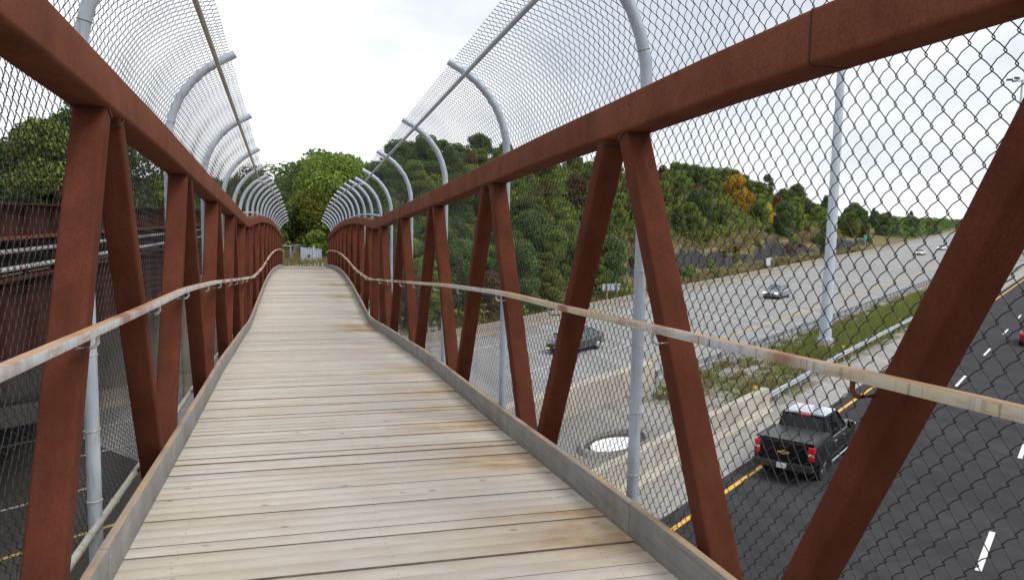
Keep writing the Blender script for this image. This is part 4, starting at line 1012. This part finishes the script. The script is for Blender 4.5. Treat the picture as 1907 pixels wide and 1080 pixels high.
# ------------------------------------------------------------------ street furniture
def mast(u, t, h, label, base=True):
    g = empty('light_mast', W(u, t, .05), 0, label, 'light pole', 'tall lighting masts in the median')
    if base:
        mb = MB(); mb.tube([(0, 0, -.1), (0, 0, .75)], .55, 8); mb.build('footing', CONC_W, g, angle=20)
    mb = MB(); z0 = .75 if base else 0; mb.tube([(0, 0, z0 + .04), (0, 0, h)], [.40, .15], 12); mb.tube([(0, 0, z0), (0, 0, z0 + .05)], .52, 16)
    for k in range(8): a = k * math.pi / 4; mb.tube([(.46 * math.cos(a), .46 * math.sin(a), z0 + .05), (.46 * math.cos(a), .46 * math.sin(a), z0 + .14)], .03, 6)
    mb.build('pole', POLEM, g, angle=50)
    for k in range(6):
        a = k * math.pi / 3 + .3; m_ = MB(); m_.tube([(0, 0, h - .3), (1.5 * math.cos(a), 1.5 * math.sin(a), h)], .05, 6); ar = m_.build('arm', POLEM, g)
        m_ = MB(); m_.box(1.3, 2.2, -.25, .25, h - .05, h + .2, M=Matrix.Rotation(a, 4, 'Z')); m_.build('lamp_head', DARKM, ar, smooth=False)
    return g
mast(-14.9, 56.2, 32, 'thick pale grey light pole on a concrete footing in the median grass')
mast(-12.6, 152, 31, 'distant lighting mast with a ring of lamp heads against the sky at the right edge', base=False)
def board_sign():
    g = empty('roadside_sign', W(-38.3, 68.0, hz(-38.3, 68)), math.pi * 1.06 + 0, 'pale blue-grey sign seen from the back on two wooden posts by the hillside', 'sign')
    add(g, 'panel', simple('sign_back_aluminium', (.36, .43, .55), .45, .3, .05), (-1.05, 1.05, -.03, .03, 1.55, 2.2))
    for x in (-.62, .55): add(g, 'post', simple('sign_post_wood', (.30, .22, .13), .85), (x - .08, x + .08, .03, .18, -.3, 2.16))
board_sign()
def marker(u, t, lab, h=1.0, w=.12, c=(.6, .62, .64), nm='marker_post'):
    mb = MB(); mb.box(-w / 2, w / 2, -.03, .03, -.2, h - .1); mb.box(-w / 2 * 1.5, w / 2 * 1.5, -.04, .04, h - .25, h)
    o = mb.build(nm, simple(nm + '_paint', c, .5), smooth=False); o.location = W(u, t, hz(u, t)); tag(o, lab, 'marker post')
marker(-38.6, 64.5, 'short white marker post left of the wooden-post sign', 1.5)
marker(-44.8, 132, 'small white cabinet behind the far barrier near the light pole', 1.5, .8, nm='utility_cabinet')
marker(-40.9, 88.5, 'small white marker behind the barrier above the silver-grey car', 1.1)
def green_sign():
    u, t = -48.5, 214; g = empty('green_sign', W(u, t, hz(u, t)), math.pi, 'small distant green road sign on a post beyond the grey road', 'sign')
    add(g, 'panel', simple('sign_green', (.02, .30, .17), .45), (-.5, .5, -.03, .03, 2.9, 4.1)); add(g, 'post', STEEL, (-.06, .06, .03, .12, -.3, 4.0))
green_sign()
# gate and wire fence beyond the deck
def far_fence():
    def zg(x, y): return hz(Vector((x, y, 0)).dot(SD), Vector((x, y, 0)).dot(RD))
    path = [(-4.2, 57.0), (.15, 59.0), (1.55, 67.5), (1.9, 70.5)]
    g = empty('wire_fence', (path[0][0], path[0][1], zg(*path[0])), 0, 'low wire fence in the grass straight beyond the end of the bridge deck', 'fence'); o = Vector(g.location); zt = []
    mb = MB(); mb.tube([Vector((x, y, zg(x, y) + 1.12)) - o for x, y in path], .03, 6); mb.build('top_rail', GALV, g)
    for i, (x, y) in enumerate(path): m_ = MB(); m_.tube([Vector((x, y, zg(x, y) - .3)) - o, Vector((x, y, zg(x, y) + 1.17)) - o], .05, 8); m_.build('post', GALV, g)
    mb = MB()
    for (x0, y0), (x1, y1) in zip(path, path[1:]):
        n = int(math.hypot(x1 - x0, y1 - y0) / .12)
        for i in range(n):
            for dr in (1, -1):
                pts_ = []
                a = i / n; b_ = a + dr * 1.7 / math.hypot(x1 - x0, y1 - y0)
                if not 0 <= b_ <= 1: continue
                mb.tube([Vector((x0 + (x1 - x0) * a, y0 + (y1 - y0) * a, zg(x0, y0) + .03)) - o, Vector((x0 + (x1 - x0) * b_, y0 + (y1 - y0) * b_, zg(x0, y0) + 1.1)) - o], .003, 3, caps=False)
    mb.build('wire_mesh', simple('pale_wire', (.25, .27, .28), .5, .3), g)
    x0, y0 = .82, 56.2; x1, y1 = 2.2, 57.0
    gz = zg(2, 57); g = empty('gate', (x0, y0, gz), 0, 'light grey sheet-metal gate panel with a rusty spot beyond the end of the bridge', 'gate')
    d = Vector((x1 - x0, y1 - y0, 0)); L_ = d.length; Mx = Matrix.Rotation(math.atan2(d.y, d.x), 4, 'Z'); mb = MB()
    n = 22
    for i in range(n):
        mb.box(L_ * i / n, L_ * (i + .82) / n, -.02 if i % 2 else -.005, .01, .08, 1.22 - .2 * i / n, M=Mx)
    mb.build('panel', simple('gate_grey', (.42, .46, .56), .5, .2), g, smooth=False)
    mb = MB(); mb.tube([Mx @ Vector((0, 0, 1.26)), Mx @ Vector((L_, 0, 1.06))], .03, 6); mb.tube([Mx @ Vector((0, 0, 0)), Mx @ Vector((0, 0, 1.3))], .035, 8); mb.tube([Mx @ Vector((L_, 0, 0)), Mx @ Vector((L_, 0, 1.1))], .035, 8); mb.build('frame', GALV, g)
    mb = MB(); mb.tube([Mx @ Vector((.95, -.06, -.2)), Mx @ Vector((.95, -.06, 1.35))], .045, 8); mb.build('post', simple('gate_post_white', (.62, .64, .70), .5), g)
    mb = MB(); c_ = Mx @ Vector((.6, -.035, .66)); mb.tube([c_, c_ + Mx @ Vector((0, -.01, 0))], .11, 14); mb.build('rust_spot', RUST, g)
far_fence()
